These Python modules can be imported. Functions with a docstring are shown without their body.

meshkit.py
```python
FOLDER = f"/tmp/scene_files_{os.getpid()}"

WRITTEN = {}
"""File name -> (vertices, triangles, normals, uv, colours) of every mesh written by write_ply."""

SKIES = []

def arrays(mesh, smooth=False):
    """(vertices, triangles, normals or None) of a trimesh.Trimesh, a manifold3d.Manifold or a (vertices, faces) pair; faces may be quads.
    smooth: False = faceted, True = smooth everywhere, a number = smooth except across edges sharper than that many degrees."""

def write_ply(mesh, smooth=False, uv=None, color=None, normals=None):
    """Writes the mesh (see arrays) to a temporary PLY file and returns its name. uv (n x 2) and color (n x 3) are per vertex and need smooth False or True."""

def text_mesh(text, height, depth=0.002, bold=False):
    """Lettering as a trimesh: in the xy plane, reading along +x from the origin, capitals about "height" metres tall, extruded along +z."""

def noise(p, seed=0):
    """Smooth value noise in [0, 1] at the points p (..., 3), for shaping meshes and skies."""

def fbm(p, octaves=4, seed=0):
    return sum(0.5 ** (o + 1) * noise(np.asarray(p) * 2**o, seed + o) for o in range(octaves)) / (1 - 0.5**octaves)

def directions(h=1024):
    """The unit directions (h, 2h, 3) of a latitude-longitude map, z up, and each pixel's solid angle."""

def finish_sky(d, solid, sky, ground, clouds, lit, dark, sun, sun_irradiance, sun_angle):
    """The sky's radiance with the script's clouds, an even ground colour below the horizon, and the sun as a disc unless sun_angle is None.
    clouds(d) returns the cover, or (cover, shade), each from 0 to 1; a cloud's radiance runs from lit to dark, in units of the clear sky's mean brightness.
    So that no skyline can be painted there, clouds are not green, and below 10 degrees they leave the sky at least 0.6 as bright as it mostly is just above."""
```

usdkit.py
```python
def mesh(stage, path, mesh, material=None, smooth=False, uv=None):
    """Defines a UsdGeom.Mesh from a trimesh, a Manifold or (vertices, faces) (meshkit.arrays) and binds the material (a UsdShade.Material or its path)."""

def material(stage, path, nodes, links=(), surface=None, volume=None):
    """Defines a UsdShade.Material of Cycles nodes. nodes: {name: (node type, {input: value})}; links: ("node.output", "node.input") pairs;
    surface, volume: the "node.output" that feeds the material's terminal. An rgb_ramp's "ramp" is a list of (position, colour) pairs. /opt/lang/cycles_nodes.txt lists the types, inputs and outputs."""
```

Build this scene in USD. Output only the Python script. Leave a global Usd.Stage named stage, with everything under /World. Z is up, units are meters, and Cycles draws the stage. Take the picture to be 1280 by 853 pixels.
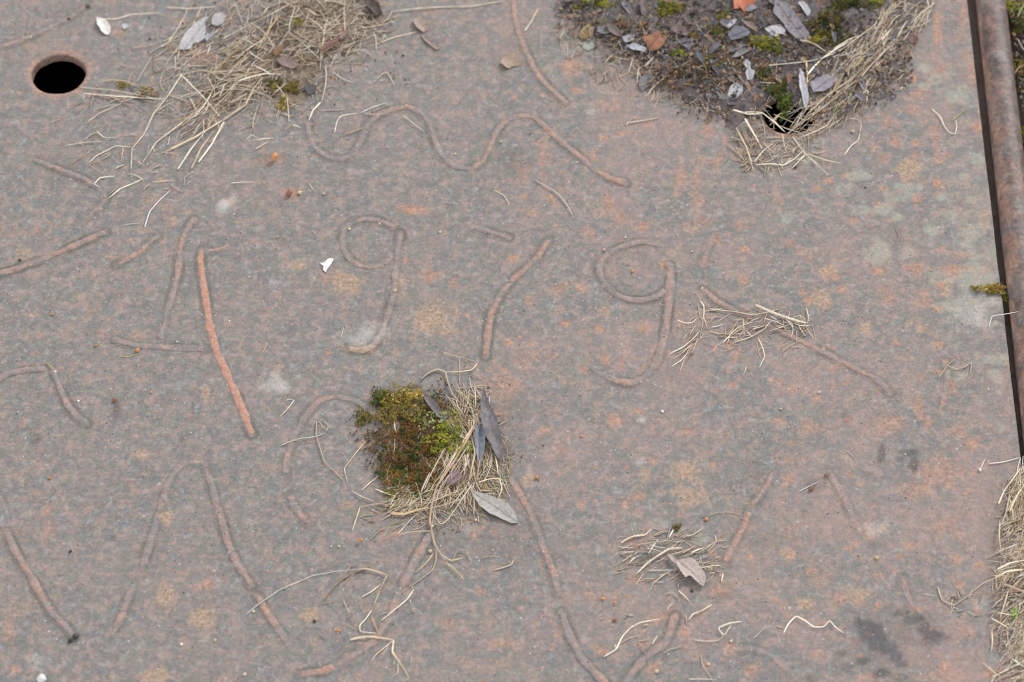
import math
import numpy as np
import trimesh
import shapely
from shapely.geometry import Polygon
from pxr import Gf, Sdf, Usd, UsdGeom, UsdLux, UsdShade, Vt
import usdkit
from meshkit import fbm, noise

stage = Usd.Stage.CreateInMemory()
UsdGeom.SetStageUpAxis(stage, 'Z')
UsdGeom.SetStageMetersPerUnit(stage, 1.0)
WORLD = UsdGeom.Xform.Define(stage, '/World').GetPrim()
stage.SetDefaultPrim(WORLD)
UsdGeom.Scope.Define(stage, '/World/Looks')
T = Sdf.ValueTypeNames

# ------------------------------------------------------------------ camera, sky, sun
TILT = math.radians(37.0)
DIST = 2.0
FPX = 4000.0                                   # focal length in pixels of a 1280 wide picture
EYE = np.array([0, -DIST * math.sin(TILT), DIST * math.cos(TILT)])
cam = UsdGeom.Camera.Define(stage, '/World/camera')
cam.CreateHorizontalApertureAttr(36.0)
cam.CreateVerticalApertureAttr(36.0 * 682 / 1024)
cam.CreateFocalLengthAttr(36.0 * FPX / 1280)
cam.CreateFStopAttr(7.5)
cam.CreateFocusDistanceAttr(1.985)
cam.CreateClippingRangeAttr(Gf.Vec2f(0.05, 1000))
cam.CreateExposureAttr(0.50)
cx = UsdGeom.Xformable(cam)
cx.AddTranslateOp().Set(Gf.Vec3d(*EYE))
cx.AddRotateXOp().Set(math.degrees(TILT))

SUN_EL, SUN_AZ = math.radians(38), math.radians(38)      # azimuth from +y towards +x
sd = np.array([math.sin(SUN_AZ) * math.cos(SUN_EL), math.cos(SUN_AZ) * math.cos(SUN_EL), math.sin(SUN_EL)])
sun = UsdLux.DistantLight.Define(stage, '/World/sun')
sun.CreateIntensityAttr(0.40)
sun.CreateAngleAttr(15.0)
sun.CreateColorAttr(Gf.Vec3f(1.0, 0.975, 0.945))
sun.GetPrim().CreateAttribute('inputs:normalize', T.Bool).Set(True)
sx = UsdGeom.Xformable(sun)
sx.AddRotateZOp().Set(-math.degrees(SUN_AZ))
sx.AddRotateXOp().Set(math.degrees(SUN_EL) - 90)
sky_look = usdkit.material(stage, '/World/Looks/sky', {
    'sky': ('sky_texture', {'sky_type': 'single_scattering', 'sun_disc': False, 'sun_elevation': SUN_EL, 'sun_rotation': SUN_AZ}),
    'tc': ('texture_coordinate', {}),
    'cl': ('noise_texture', {'scale': 2.5, 'detail': 5.0}),
    'ramp': ('rgb_ramp', {'ramp': [(0.0, (5.45, 5.5, 5.6)), (1.0, (7.8, 7.9, 8.05))]}),
    'cover': ('mix', {'fac': 0.88}),
    'bg': ('background_shader', {'strength': 0.10})},
    [('tc.generated', 'cl.vector'), ('cl.fac', 'ramp.fac'), ('sky.color', 'cover.color1'), ('ramp.color', 'cover.color2'),
     ('cover.color', 'bg.color')], surface='bg.background')
dome = UsdLux.DomeLight.Define(stage, '/World/sky')
UsdShade.MaterialBindingAPI.Apply(dome.GetPrim()).Bind(sky_look)
dome.GetPrim().SetCustomDataByKey('kind', 'structure')


def at(px, py, z=0.0):
    """The point at height z that stands at (px, py) of the 1280 x 853 photograph."""
    px, py = np.asarray(px, float), np.asarray(py, float)
    dx, dy = (px - 640) / FPX, -(py - 426.5) / FPX
    c, s = math.cos(TILT), math.sin(TILT)
    d = np.stack(np.broadcast_arrays(dx, dy * c + s, dy * s - c), -1)
    t = (z - EYE[2]) / d[..., 2]
    return EYE + d * t[..., None]


def topx(p):
    """Plate points (n, 2) back to photograph pixels, for lists of marks written in pixels."""
    x, y = p[..., 0], p[..., 1] - EYE[1]
    z = -EYE[2]
    c, s = math.cos(TILT), math.sin(TILT)
    f = y * s - z * c
    u = y * c + z * s
    return 640 + FPX * x / f, 426.5 - FPX * u / f


MM = 0.001
PX = 0.0005                                     # about half a millimetre to a pixel

# ------------------------------------------------------------------ helpers
taken = {}


def numbered(parent, name):
    k = (parent, name)
    n = taken.get(k, 0)
    taken[k] = n + 1
    return f'{parent}/{name}' if n == 0 else f'{parent}/{name}_{n:03d}'


def tag(p, label=None, cat=None, group=None, kind=None):
    p = p.GetPrim() if hasattr(p, 'GetPrim') else p
    for k, v in (('label', label), ('category', cat), ('group', group), ('kind', kind)):
        if v:
            p.SetCustomDataByKey(k, v)
    return p


def thing(name, label, cat, loc=(0, 0, 0), group=None):
    x = UsdGeom.Xform.Define(stage, numbered('/World', name))
    if any(loc):
        x.AddTranslateOp().Set(Gf.Vec3d(*map(float, loc)))
    return tag(x, label, cat, group)


def obj(name, mesh, look, parent=None, smooth=False, colour=None, masks=None, origin=None):
    path = numbered(str(parent.GetPath()) if parent else '/World', name)
    v, f = (np.asarray(mesh[0], float), np.asarray(mesh[1], int)) if isinstance(mesh, tuple) else (np.array(mesh.vertices), np.array(mesh.faces))
    if origin is not None:
        v = v - np.asarray(origin, float)
    m = usdkit.mesh(stage, path, (v, f), LOOK[look], smooth=smooth)
    if parent is None and origin is not None:
        UsdGeom.Xformable(m).AddTranslateOp().Set(Gf.Vec3d(*map(float, origin)))
    api = UsdGeom.PrimvarsAPI(m)
    if colour is not None:
        colour = np.asarray(colour, np.float32)
        if colour.ndim == 1:
            colour = np.tile(colour, (len(v), 1))
        api.CreatePrimvar('tint', T.Color3fArray, 'vertex').Set(Vt.Vec3fArray.FromNumpy(colour))
    for i, k in enumerate(masks or []):
        api.CreatePrimvar('masks_' + 'abc'[i], T.Color3fArray, 'vertex').Set(Vt.Vec3fArray.FromNumpy(np.asarray(k, np.float32)))
    return m.GetPrim()


class Soup:
    """Collects coloured pieces that become one mesh."""

    def __init__(self):
        self.v, self.f, self.c, self.n = [], [], [], 0

    def add(self, v, f, c):
        self.v.append(np.asarray(v, float)); self.f.append(np.asarray(f, int) + self.n)
        c = np.asarray(c, float)
        self.c.append(np.tile(c, (len(v), 1)) if c.ndim == 1 else c)
        self.n += len(v)

    def build(self, name, look, parent=None, smooth=False):
        return obj(name, (np.vstack(self.v), np.vstack(self.f)), look, parent, smooth, np.vstack(self.c))


def path3(pts, step, rounds=3):
    """A soft path through points at even steps."""
    pts = np.asarray(pts, float)
    s = np.r_[0, np.cumsum(np.linalg.norm(np.diff(pts, axis=0), axis=1))]
    n = max(4, int(s[-1] / step) + 1)
    t = np.linspace(0, s[-1], n)
    p = np.stack([np.interp(t, s, pts[:, k]) for k in range(pts.shape[1])], 1)
    for _ in range(rounds):
        q = p.copy()
        q[1:-1] = 0.25 * p[:-2] + 0.5 * p[1:-1] + 0.25 * p[2:]
        p = q
    return p


def tube(p, r, k=6, flat=1.0, twist=0.0):
    """Swept ellipse round the path p: half width r, half height r * flat; closed ends."""
    n = len(p)
    r = np.broadcast_to(r, n)
    flat = np.broadcast_to(flat, n)
    t = np.gradient(p, axis=0)
    t /= np.linalg.norm(t, axis=1, keepdims=True) + 1e-12
    side = np.cross(t, [0, 0, 1.0])
    side /= np.linalg.norm(side, axis=1, keepdims=True) + 1e-9
    up = np.cross(side, t)
    tw = np.broadcast_to(twist, n)[:, None]
    side, up = side * np.cos(tw) + up * np.sin(tw), up * np.cos(tw) - side * np.sin(tw)
    a = np.linspace(0, 2 * np.pi, k, endpoint=False)
    v = p[:, None] + r[:, None, None] * (side[:, None] * np.cos(a)[None, :, None] + up[:, None] * (np.sin(a)[None, :] * flat[:, None])[..., None])
    v = v.reshape(-1, 3)
    i, j = np.meshgrid(np.arange(n - 1), np.arange(k), indexing='ij')
    a0, a1 = i * k + j, i * k + (j + 1) % k
    q = np.stack([a0, a1, a1 + k, a0 + k], -1).reshape(-1, 4)
    f = np.vstack([q[:, [0, 1, 2]], q[:, [0, 2, 3]]])
    v = np.vstack([v, p[0] , p[-1]])
    j = np.arange(k)
    f = np.vstack([f, np.stack([np.full(k, n * k), (j + 1) % k, j], 1), np.stack([np.full(k, n * k + 1), (n - 1) * k + j, (n - 1) * k + (j + 1) % k], 1)])
    return v, f[:, ::-1]


def sheet(nx, ny):
    i, j = np.meshgrid(np.arange(nx - 1), np.arange(ny - 1), indexing='ij')
    a = i * ny + j
    q = np.stack([a, a + ny, a + ny + 1, a + 1], -1).reshape(-1, 4)
    return np.vstack([q[:, [0, 1, 2]], q[:, [0, 2, 3]]])


def n2(p, scale, seed=0, octaves=4):
    """fbm in the plate's plane, feature size about 'scale' metres."""
    q = np.zeros((*p.shape[:-1], 3))
    q[..., :2] = p[..., :2] / scale
    q[..., 2] = seed * 7.31
    return fbm(q + 100, octaves, seed)


# ------------------------------------------------------------------ materials
LOOK = {}


def plate_look(name, base, roughness, spec, grain=1.0, dim=1.0):
    """Weathered steel: mottled grey oxide, rust, lichen, dirt and bare marks from the mesh's masks, all broken up by noise."""
    N = {'g': ('geometry', {}),
         'ma': ('attribute', {'attribute': 'masks_a'}), 'mb': ('attribute', {'attribute': 'masks_b'}), 'mc': ('attribute', {'attribute': 'masks_c'}),
         'sa': ('separate_color', {'color_type': 'rgb'}), 'sb': ('separate_color', {'color_type': 'rgb'}), 'sc': ('separate_color', {'color_type': 'rgb'})}
    L = [('ma.color', 'sa.color'), ('mb.color', 'sb.color'), ('mc.color', 'sc.color')]
    for k, (s, d, ro) in {'big': (14, 4, .55), 'mid': (85, 4, .6), 'fine': (420, 4, .65), 'tiny': (1500, 3, .7), 'edge': (120, 8, .72)}.items():
        N[k] = ('noise_texture', {'scale': s, 'detail': d, 'roughness': ro})
        L.append(('g.position', k + '.vector'))
    last = [None]

    def layer(key, colour_from, fac_from):
        N[key] = ('mix', {})
        if isinstance(colour_from, str):
            L.append((colour_from, key + '.color2'))
        else:
            N[key][1]['color2'] = tuple(c * dim for c in colour_from)
        L.append((last[0], key + '.color1'))
        L.append((fac_from, key + '.fac'))
        last[0] = key + '.color'

    def rng(key, src, a, b, lo=0.0, hi=1.0):
        N[key] = ('map_range', {'from_min': a, 'from_max': b, 'to_min': lo, 'to_max': hi, 'clamp': True})
        L.append((src, key + '.value'))
        return key + '.result'

    def mask(key, src, hard=0.16, amp=0.55, noise_out='edge.fac', top=1.0):
        """mask value + noise pushed through a soft threshold"""
        N[key + 'm'] = ('math', {'math_type': 'multiply_add', 'value2': amp, 'value3': -amp / 2})
        L.append((noise_out, key + 'm.value1'))
        N[key + 'a'] = ('math', {'math_type': 'add'})
        L.extend([(src, key + 'a.value1'), (key + 'm.value', key + 'a.value2')])
        return rng(key + 'r', key + 'a.value', 0.5 - hard, 0.5 + hard, 0, top)

    N['ramp'] = ('rgb_ramp', {'ramp': base})
    L.append(('mid.fac', 'ramp.fac'))
    last[0] = 'ramp.color'
    N['hsvn'] = ('hsv', {'saturation': 0.55, 'value': 0.52})
    L.append(('fine.color', 'hsvn.color'))
    N['ov'] = ('mix', {'mix_type': 'overlay', 'fac': 0.62})
    L.extend([(last[0], 'ov.color1'), ('hsvn.color', 'ov.color2')])
    last[0] = 'ov.color'
    for key, sc, dt in (('hue1', 75, 5), ('hue2', 190, 4)):
        N[key] = ('noise_texture', {'scale': sc, 'detail': float(dt), 'roughness': 0.66})
        N[key + 's'] = ('separate_color', {'color_type': 'rgb'})
        L.extend([('g.position', key + '.vector'), (key + '.color', key + 's.color')])
    layer('mauve', (0.31, 0.25, 0.238), rng('mauver', 'hue1s.r', 0.53, 0.70, 0, 0.28))
    layer('green', (0.235, 0.235, 0.195), rng('greenr', 'hue1s.g', 0.50, 0.68, 0, 0.65))
    layer('blue', (0.232, 0.245, 0.258), rng('bluer', 'hue1s.b', 0.51, 0.69, 0, 0.55))
    layer('ochre', (0.36, 0.28, 0.195), rng('ochrer', 'hue2s.r', 0.55, 0.72, 0, 0.55))
    layer('pink', (0.39, 0.275, 0.24), rng('pinkr', 'hue2s.g', 0.57, 0.70, 0, 0.3))
    layer('dark', (0.165, 0.165, 0.155), rng('darkr', 'hue2s.b', 0.53, 0.68, 0, 0.65))
    layer('light', (0.40, 0.395, 0.385), rng('lightr', 'hue2s.b', 0.46, 0.32, 0, 0.5))
    layer('weld', (0.32, 0.258, 0.252), mask('weld_', 'sc.g', 0.45, 0.9, top=0.72))
    # brownish warm drift (in the large)
    layer('warm', (0.285, 0.225, 0.20), rng('warmr', 'big.fac', 0.47, 0.74, 0, 0.4))
    # pink-brown thin rust film
    layer('film', (0.375, 0.262, 0.232), mask('film_', 'sc.r', 0.50, 1.0, top=0.52))
    # lichen: pale grey green
    layer('lich', (0.375, 0.385, 0.315), mask('lich_', 'sa.g', 0.26, 0.7, top=0.6))
    # tan crust
    N['tanramp'] = ('rgb_ramp', {'ramp': [(0.32, (0.30, 0.19, 0.115)), (0.52, (0.42, 0.30, 0.20)), (0.72, (0.52, 0.41, 0.30))]})
    L.append(('fine.fac', 'tanramp.fac'))
    layer('tan', 'tanramp.color', mask('tan_', 'sb.g', 0.34, 1.7, 'edge.fac', 0.72))
    # rust
    N['rustramp'] = ('rgb_ramp', {'ramp': [(0.3, (0.33, 0.165, 0.105)), (0.5, (0.47, 0.245, 0.155)), (0.72, (0.57, 0.34, 0.235))]})
    L.append(('fine.fac', 'rustramp.fac'))
    layer('rust', 'rustramp.color', mask('rust_', 'sa.r', 0.42, 1.15, top=0.8))
    layer('fresh', (0.52, 0.265, 0.19), mask('fresh_', 'sc.b', 0.6, 2.6, top=0.85))
    # dirt in corners, dark stains
    layer('dirt', (0.12, 0.105, 0.085), mask('dirt_', 'sa.b', 0.36, 0.9, top=0.8))
    # lime-white splashes
    layer('pale', (0.62, 0.61, 0.58), mask('pale_', 'sb.r', 0.45, 2.2, 'edge.fac', 0.5))
    # old black coat
    layer('black', (0.062, 0.068, 0.075), mask('black_', 'sb.b', 0.34, 2.2, 'edge.fac', 0.72))
    # grit: light and dark pin-prick specks
    N['cell'] = ('voronoi_texture', {'scale': 380.0, 'randomness': 1.0})
    L.append(('g.position', 'cell.vector'))
    N['cellc'] = ('separate_color', {})
    L.append(('cell.color', 'cellc.color'))
    N['nearr'] = ('math', {'math_type': 'multiply_add', 'value2': 0.55, 'value3': -0.09})
    N['near'] = ('math', {'math_type': 'less_than'})
    L.extend([('fine.fac', 'nearr.value1'), ('cell.distance', 'near.value1'), ('nearr.value', 'near.value2')])
    for key, ch, lim, op in (('sp1', 'r', 0.975, 'greater_than'), ('sp2', 'g', 0.95, 'greater_than'), ('sp3', 'b', 0.965, 'greater_than')):
        N[key] = ('math', {'math_type': op, 'value2': lim})
        L.append((f'cellc.{ch}', key + '.value1'))
        N[key + 'x'] = ('math', {'math_type': 'multiply'})
        L.extend([(key + '.value', key + 'x.value1'), ('near.value', key + 'x.value2')])
    layer('speckl', (0.50, 0.48, 0.45), 'sp1x.value')
    layer('speckd', (0.07, 0.06, 0.055), 'sp2x.value')
    layer('specko', (0.52, 0.27, 0.15), 'sp3x.value')
    # fine value grain
    N['val'] = ('mix', {'mix_type': 'multiply', 'fac': 1.0})
    N['valr'] = ('rgb_ramp', {'ramp': [(0.25, (0.60, 0.60, 0.61)), (0.5, (1.0, 1.0, 1.0)), (0.75, (1.42, 1.41, 1.40))]})
    N['tf'] = ('math', {'math_type': 'multiply_add', 'value2': 0.5})
    N['tf2'] = ('math', {'math_type': 'multiply', 'value2': 0.5})
    L.extend([('tiny.fac', 'tf.value1'), ('fine.fac', 'tf2.value1'), ('tf2.value', 'tf.value3')])
    L.extend([('tf.value', 'valr.fac'), (last[0], 'val.color1'), ('valr.color', 'val.color2')])
    # relief
    N['h1'] = ('math', {'math_type': 'multiply_add', 'value2': 0.6})
    L.extend([('fine.fac', 'h1.value1'), ('tiny.fac', 'h1.value3')])
    N['h2'] = ('math', {'math_type': 'multiply_add', 'value2': 1.2})
    L.extend([('edge.fac', 'h2.value1'), ('h1.value', 'h2.value3')])
    N['bump'] = ('bump', {'strength': 1.0, 'distance': 0.00040 * grain})
    L.append(('h2.value', 'bump.height'))
    N['p'] = ('principled_bsdf', {'roughness': roughness, 'specular_ior_level': spec})
    L.extend([('val.color', 'p.base_color'), ('bump.normal', 'p.normal')])
    N['rr'] = ('map_range', {'from_min': 0.3, 'from_max': 0.7, 'to_min': roughness - 0.1, 'to_max': roughness + 0.12, 'clamp': True})
    L.extend([('edge.fac', 'rr.value'), ('rr.result', 'p.roughness')])
    LOOK[name] = usdkit.material(stage, '/World/Looks/' + name, N, L, surface='p.BSDF')


plate_look('weathered_steel', [(0.28, (0.210, 0.208, 0.202)), (0.42, (0.258, 0.254, 0.248)), (0.5, (0.264, 0.266, 0.256)), (0.6, (0.288, 0.268, 0.258)), (0.75, (0.272, 0.277, 0.270))], 0.62, 0.35)
plate_look('pipe_steel', [(0.3, (0.09, 0.052, 0.043)), (0.5, (0.135, 0.086, 0.076)), (0.7, (0.185, 0.14, 0.132))], 0.45, 0.5, 0.6, 0.62)


def tint_look(name, rough, spec, vary=0.35, scale=900.0, bump=0.0, glow=0.0, stretch=None):
    """Colour from the mesh's own tint, varied from piece to piece and by fine noise; thin things let some light through."""
    N = {'t': ('attribute', {'attribute': 'tint'}), 'g': ('geometry', {}), 'o': ('object_info', {}),
         'n': ('noise_texture', {'scale': scale, 'detail': 4.0, 'roughness': 0.65}),
         'ad': ('math', {'math_type': 'add'}), 'fr': ('math', {'math_type': 'fraction'}),
         'v': ('map_range', {'from_min': 0, 'from_max': 1, 'to_min': 1 - vary, 'to_max': 1 + vary * 0.6}),
         'nv': ('map_range', {'from_min': 0.25, 'from_max': 0.75, 'to_min': 0.72, 'to_max': 1.22}),
         'm': ('math', {'math_type': 'multiply'}), 'mul': ('mix', {'mix_type': 'multiply', 'fac': 1.0}),
         'p': ('principled_bsdf', {'roughness': rough, 'specular_ior_level': spec})}
    L = [('g.position', 'n.vector'), ('g.random_per_island', 'ad.value1'), ('o.random', 'ad.value2'), ('ad.value', 'fr.value1'), ('fr.value', 'v.value'),
         ('n.fac', 'nv.value'), ('v.result', 'm.value1'), ('nv.result', 'm.value2'), ('t.color', 'mul.color1'), ('m.value', 'mul.color2'), ('mul.color', 'p.base_color')]
    if bump:
        N['b'] = ('bump', {'strength': 0.8, 'distance': bump})
        L.extend([('n.fac', 'b.height'), ('b.normal', 'p.normal')])
    out = 'p.BSDF'
    if glow:
        N['tr'] = ('translucent_bsdf', {})
        N['mx'] = ('mix_closure', {'fac': glow})
        L.extend([('mul.color', 'tr.color'), ('p.BSDF', 'mx.closure1'), ('tr.BSDF', 'mx.closure2')])
        out = 'mx.closure'
    LOOK[name] = usdkit.material(stage, '/World/Looks/' + name, N, L, surface=out)


tint_look('straw', 0.5, 0.35, 0.38, 700.0, 0.00015)
tint_look('leaf', 0.55, 0.35, 0.12, 500.0, 0.0003, 0.12)
tint_look('moss', 0.6, 0.25, 0.45, 600.0, 0.0, 0.25)
tint_look('soil', 0.58, 0.4, 0.0, 700.0, 0.0008)
tint_look('chip', 0.6, 0.3, 0.5, 900.0, 0.0003)
tint_look('grain', 0.4, 0.45, 0.25, 900.0, 0.0001)

# ------------------------------------------------------------------ the plate
THICK = 7 * MM
e0, e1 = at(1209, 0), at(1276.5, 575)
ESL = (e0[0] - e1[0]) / (e0[1] - e1[1])


def edge_x(y):
    return e0[0] + (y - e0[1]) * ESL


HOLES = [(at(73.5, 92.5), 17.9 * MM), (at(987, 142), 17.9 * MM)]

# weld beads: (height mm, half width px, rust, pixels along the bead)
BEADS = [
    ('one', 1.02, 6.0, .95, [(252, 312), (250, 325), (256, 365), (262, 408), (272, 443), (287, 475), (300, 505), (315, 543)]),
    ('one', 0.5, 3.5, .55, [(258, 314), (272, 312), (289, 305)]),
    ('nine', .95, 5.0, .18, [(492, 284), (478, 277), (460, 274), (442, 277), (430, 286), (427, 300), (430, 315), (438, 327), (452, 334), (468, 335), (482, 330), (491, 320)]),
    ('nine', 1.05, 5.5, .28, [(500, 292), (497, 312), (494, 335), (493, 352), (490, 375), (483, 400), (476, 420), (465, 435), (450, 440), (434, 436)]),
    ('seven', .8, 5.5, .32, [(590, 284), (602, 287), (615, 291), (636, 297)]),
    ('seven', 1.1, 6.0, .62, [(686, 300), (672, 322), (655, 338), (640, 351), (624, 370), (614, 392), (610, 415), (608, 432), (607, 446)]),
    ('nine', 1.0, 5.5, .2, [(826, 308), (812, 303), (796, 303), (775, 309), (757, 319), (748, 332), (749, 345), (757, 357), (770, 369), (785, 375), (803, 376), (822, 371), (832, 362)]),
    ('nine', 1.2, 7.0, .4, [(829, 330), (838, 331), (838, 345), (837, 362), (835, 385), (832, 410), (828, 432), (820, 455), (807, 470), (790, 480), (770, 477), (752, 468), (738, 458)]),
    ('wave', .8, 5.0, .3, [(384, 152), (386, 170), (394, 186), (410, 197), (428, 200), (442, 193), (450, 178), (458, 158), (472, 144), (492, 136), (512, 134), (528, 143), (538, 158), (544, 178), (553, 197), (568, 209), (588, 212)]),
    ('wave', .9, 5.5, .42, [(590, 211), (604, 202), (613, 182), (622, 162), (634, 150), (652, 145), (668, 147)]),
    ('wave', 1.0, 6.0, .5, [(668, 147), (682, 160), (697, 174), (712, 186), (728, 199), (742, 212), (760, 222), (782, 229)]),
    ('stroke', .9, 5.5, .55, [(641, -8), (643, 20), (648, 42), (658, 66), (668, 88), (678, 102), (690, 113), (706, 128)]),
    ('stroke', .7, 4.5, .3, [(-6, 60), (24, 52), (60, 36), (88, 22), (110, 6)]),
    ('stroke', .95, 5.0, .15, [(40, 200), (75, 212), (106, 224), (128, 240), (133, 248), (124, 260), (110, 270)]),
    ('stroke', 1.1, 5.8, .62, [(-6, 344), (20, 337), (52, 325), (80, 313), (105, 302), (132, 290)]),
    ('stroke', .8, 5.5, .55, [(198, 295), (186, 304), (174, 316), (160, 324), (146, 331)]),
    ('stroke', .8, 5.0, .3, [(242, 274), (232, 288), (226, 303), (224, 322), (222, 345), (216, 366), (209, 390), (203, 412), (200, 426)]),
    ('stroke', 1.0, 6.5, .3, [(138, 424), (152, 428), (172, 433), (205, 435), (240, 436), (255, 437)]),
    ('hook', 1.0, 5.6, .1, [(-5, 476), (12, 467), (35, 463), (58, 462)]),
    ('hook', 1.0, 5.5, .12, [(64, 463), (72, 478), (78, 495), (85, 508), (95, 520), (108, 530)]),
    ('arch', .75, 5.5, .18, [(142, 792), (152, 770), (160, 748), (168, 730)]),
    ('arch', .9, 6.0, .22, [(176, 715), (182, 695), (188, 676), (194, 655), (204, 622), (213, 598), (222, 584), (240, 577), (256, 580)]),
    ('arch', .9, 6.0, .3, [(258, 588), (264, 608), (272, 636), (280, 662), (286, 684), (298, 708), (314, 732)]),
    ('arch', .7, 5.5, .4, [(322, 745), (332, 764), (346, 784), (364, 812)]),
    ('stroke', .8, 5.5, .4, [(8, 665), (16, 684), (28, 705), (42, 728), (52, 746), (66, 768), (80, 782), (94, 798)]),
    ('ring', .75, 5.5, .3, [(455, 508), (440, 500), (420, 496), (402, 500), (390, 510), (378, 525), (368, 545), (358, 570), (356, 594)]),
    ('ring', .7, 6.0, .4, [(362, 620), (368, 634), (376, 646), (386, 655)]),
    ('stub', 1.0, 8.0, .5, [(468, 548), (458, 554), (444, 561)]),
    ('stroke', 1.5, 7.5, .12, [(540, 666), (530, 682), (518, 702), (510, 720), (500, 736)]),
    ('stroke', 1.2, 6.8, .35, [(498, 740), (492, 758), (486, 774), (474, 792), (462, 806)]),
    ('stroke', 1.3, 7.0, .35, [(470, 800), (452, 813), (436, 823), (420, 832)]),
    ('stroke', 1.1, 7.0, .55, [(418, 833), (405, 840), (390, 841), (374, 844)]),
    ('bracket', .7, 5.5, .45, [(636, 596), (646, 612), (656, 628), (664, 644), (672, 664), (678, 684), (690, 712), (698, 742)]),
    ('bracket', 1.05, 6.0, .2, [(702, 766), (707, 782), (715, 802), (726, 823), (740, 838), (758, 856)]),
    ('bracket', 1.0, 6.5, .3, [(778, 858), (790, 842), (803, 826), (820, 812), (832, 804), (838, 788), (844, 770)]),
    ('stroke', 1.0, 5.5, .75, [(936, 640), (930, 658), (922, 672), (914, 686), (906, 704)]),
    ('stroke', .7, 5.0, .45, [(966, 590), (960, 604), (950, 618), (940, 634)]),
    ('stroke', .42, 5.5, .35, [(1034, 588), (1044, 604), (1056, 624), (1064, 642), (1074, 664)]),
    ('stroke', .42, 5.5, .1, [(918, 812), (940, 810), (960, 818), (974, 828), (988, 842)]),
    ('stroke', .42, 5.0, .3, [(1129, 722), (1132, 742), (1142, 758), (1156, 772), (1170, 788)]),
    ('angle', .42, 4.6, .7, [(890, 298), (885, 308), (881, 320), (879, 332)]),
    ('angle', .8, 5.0, .45, [(880, 362), (894, 376), (925, 392), (962, 408), (996, 424), (1024, 438), (1048, 450)]),
    ('angle', .8, 5.0, .5, [(1052, 452), (1070, 462), (1088, 470), (1102, 480), (1112, 491)]),
    ('stroke', .42, 5.0, .35, [(1182, 452), (1184, 475), (1180, 500), (1172, 520)]),
]

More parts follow.
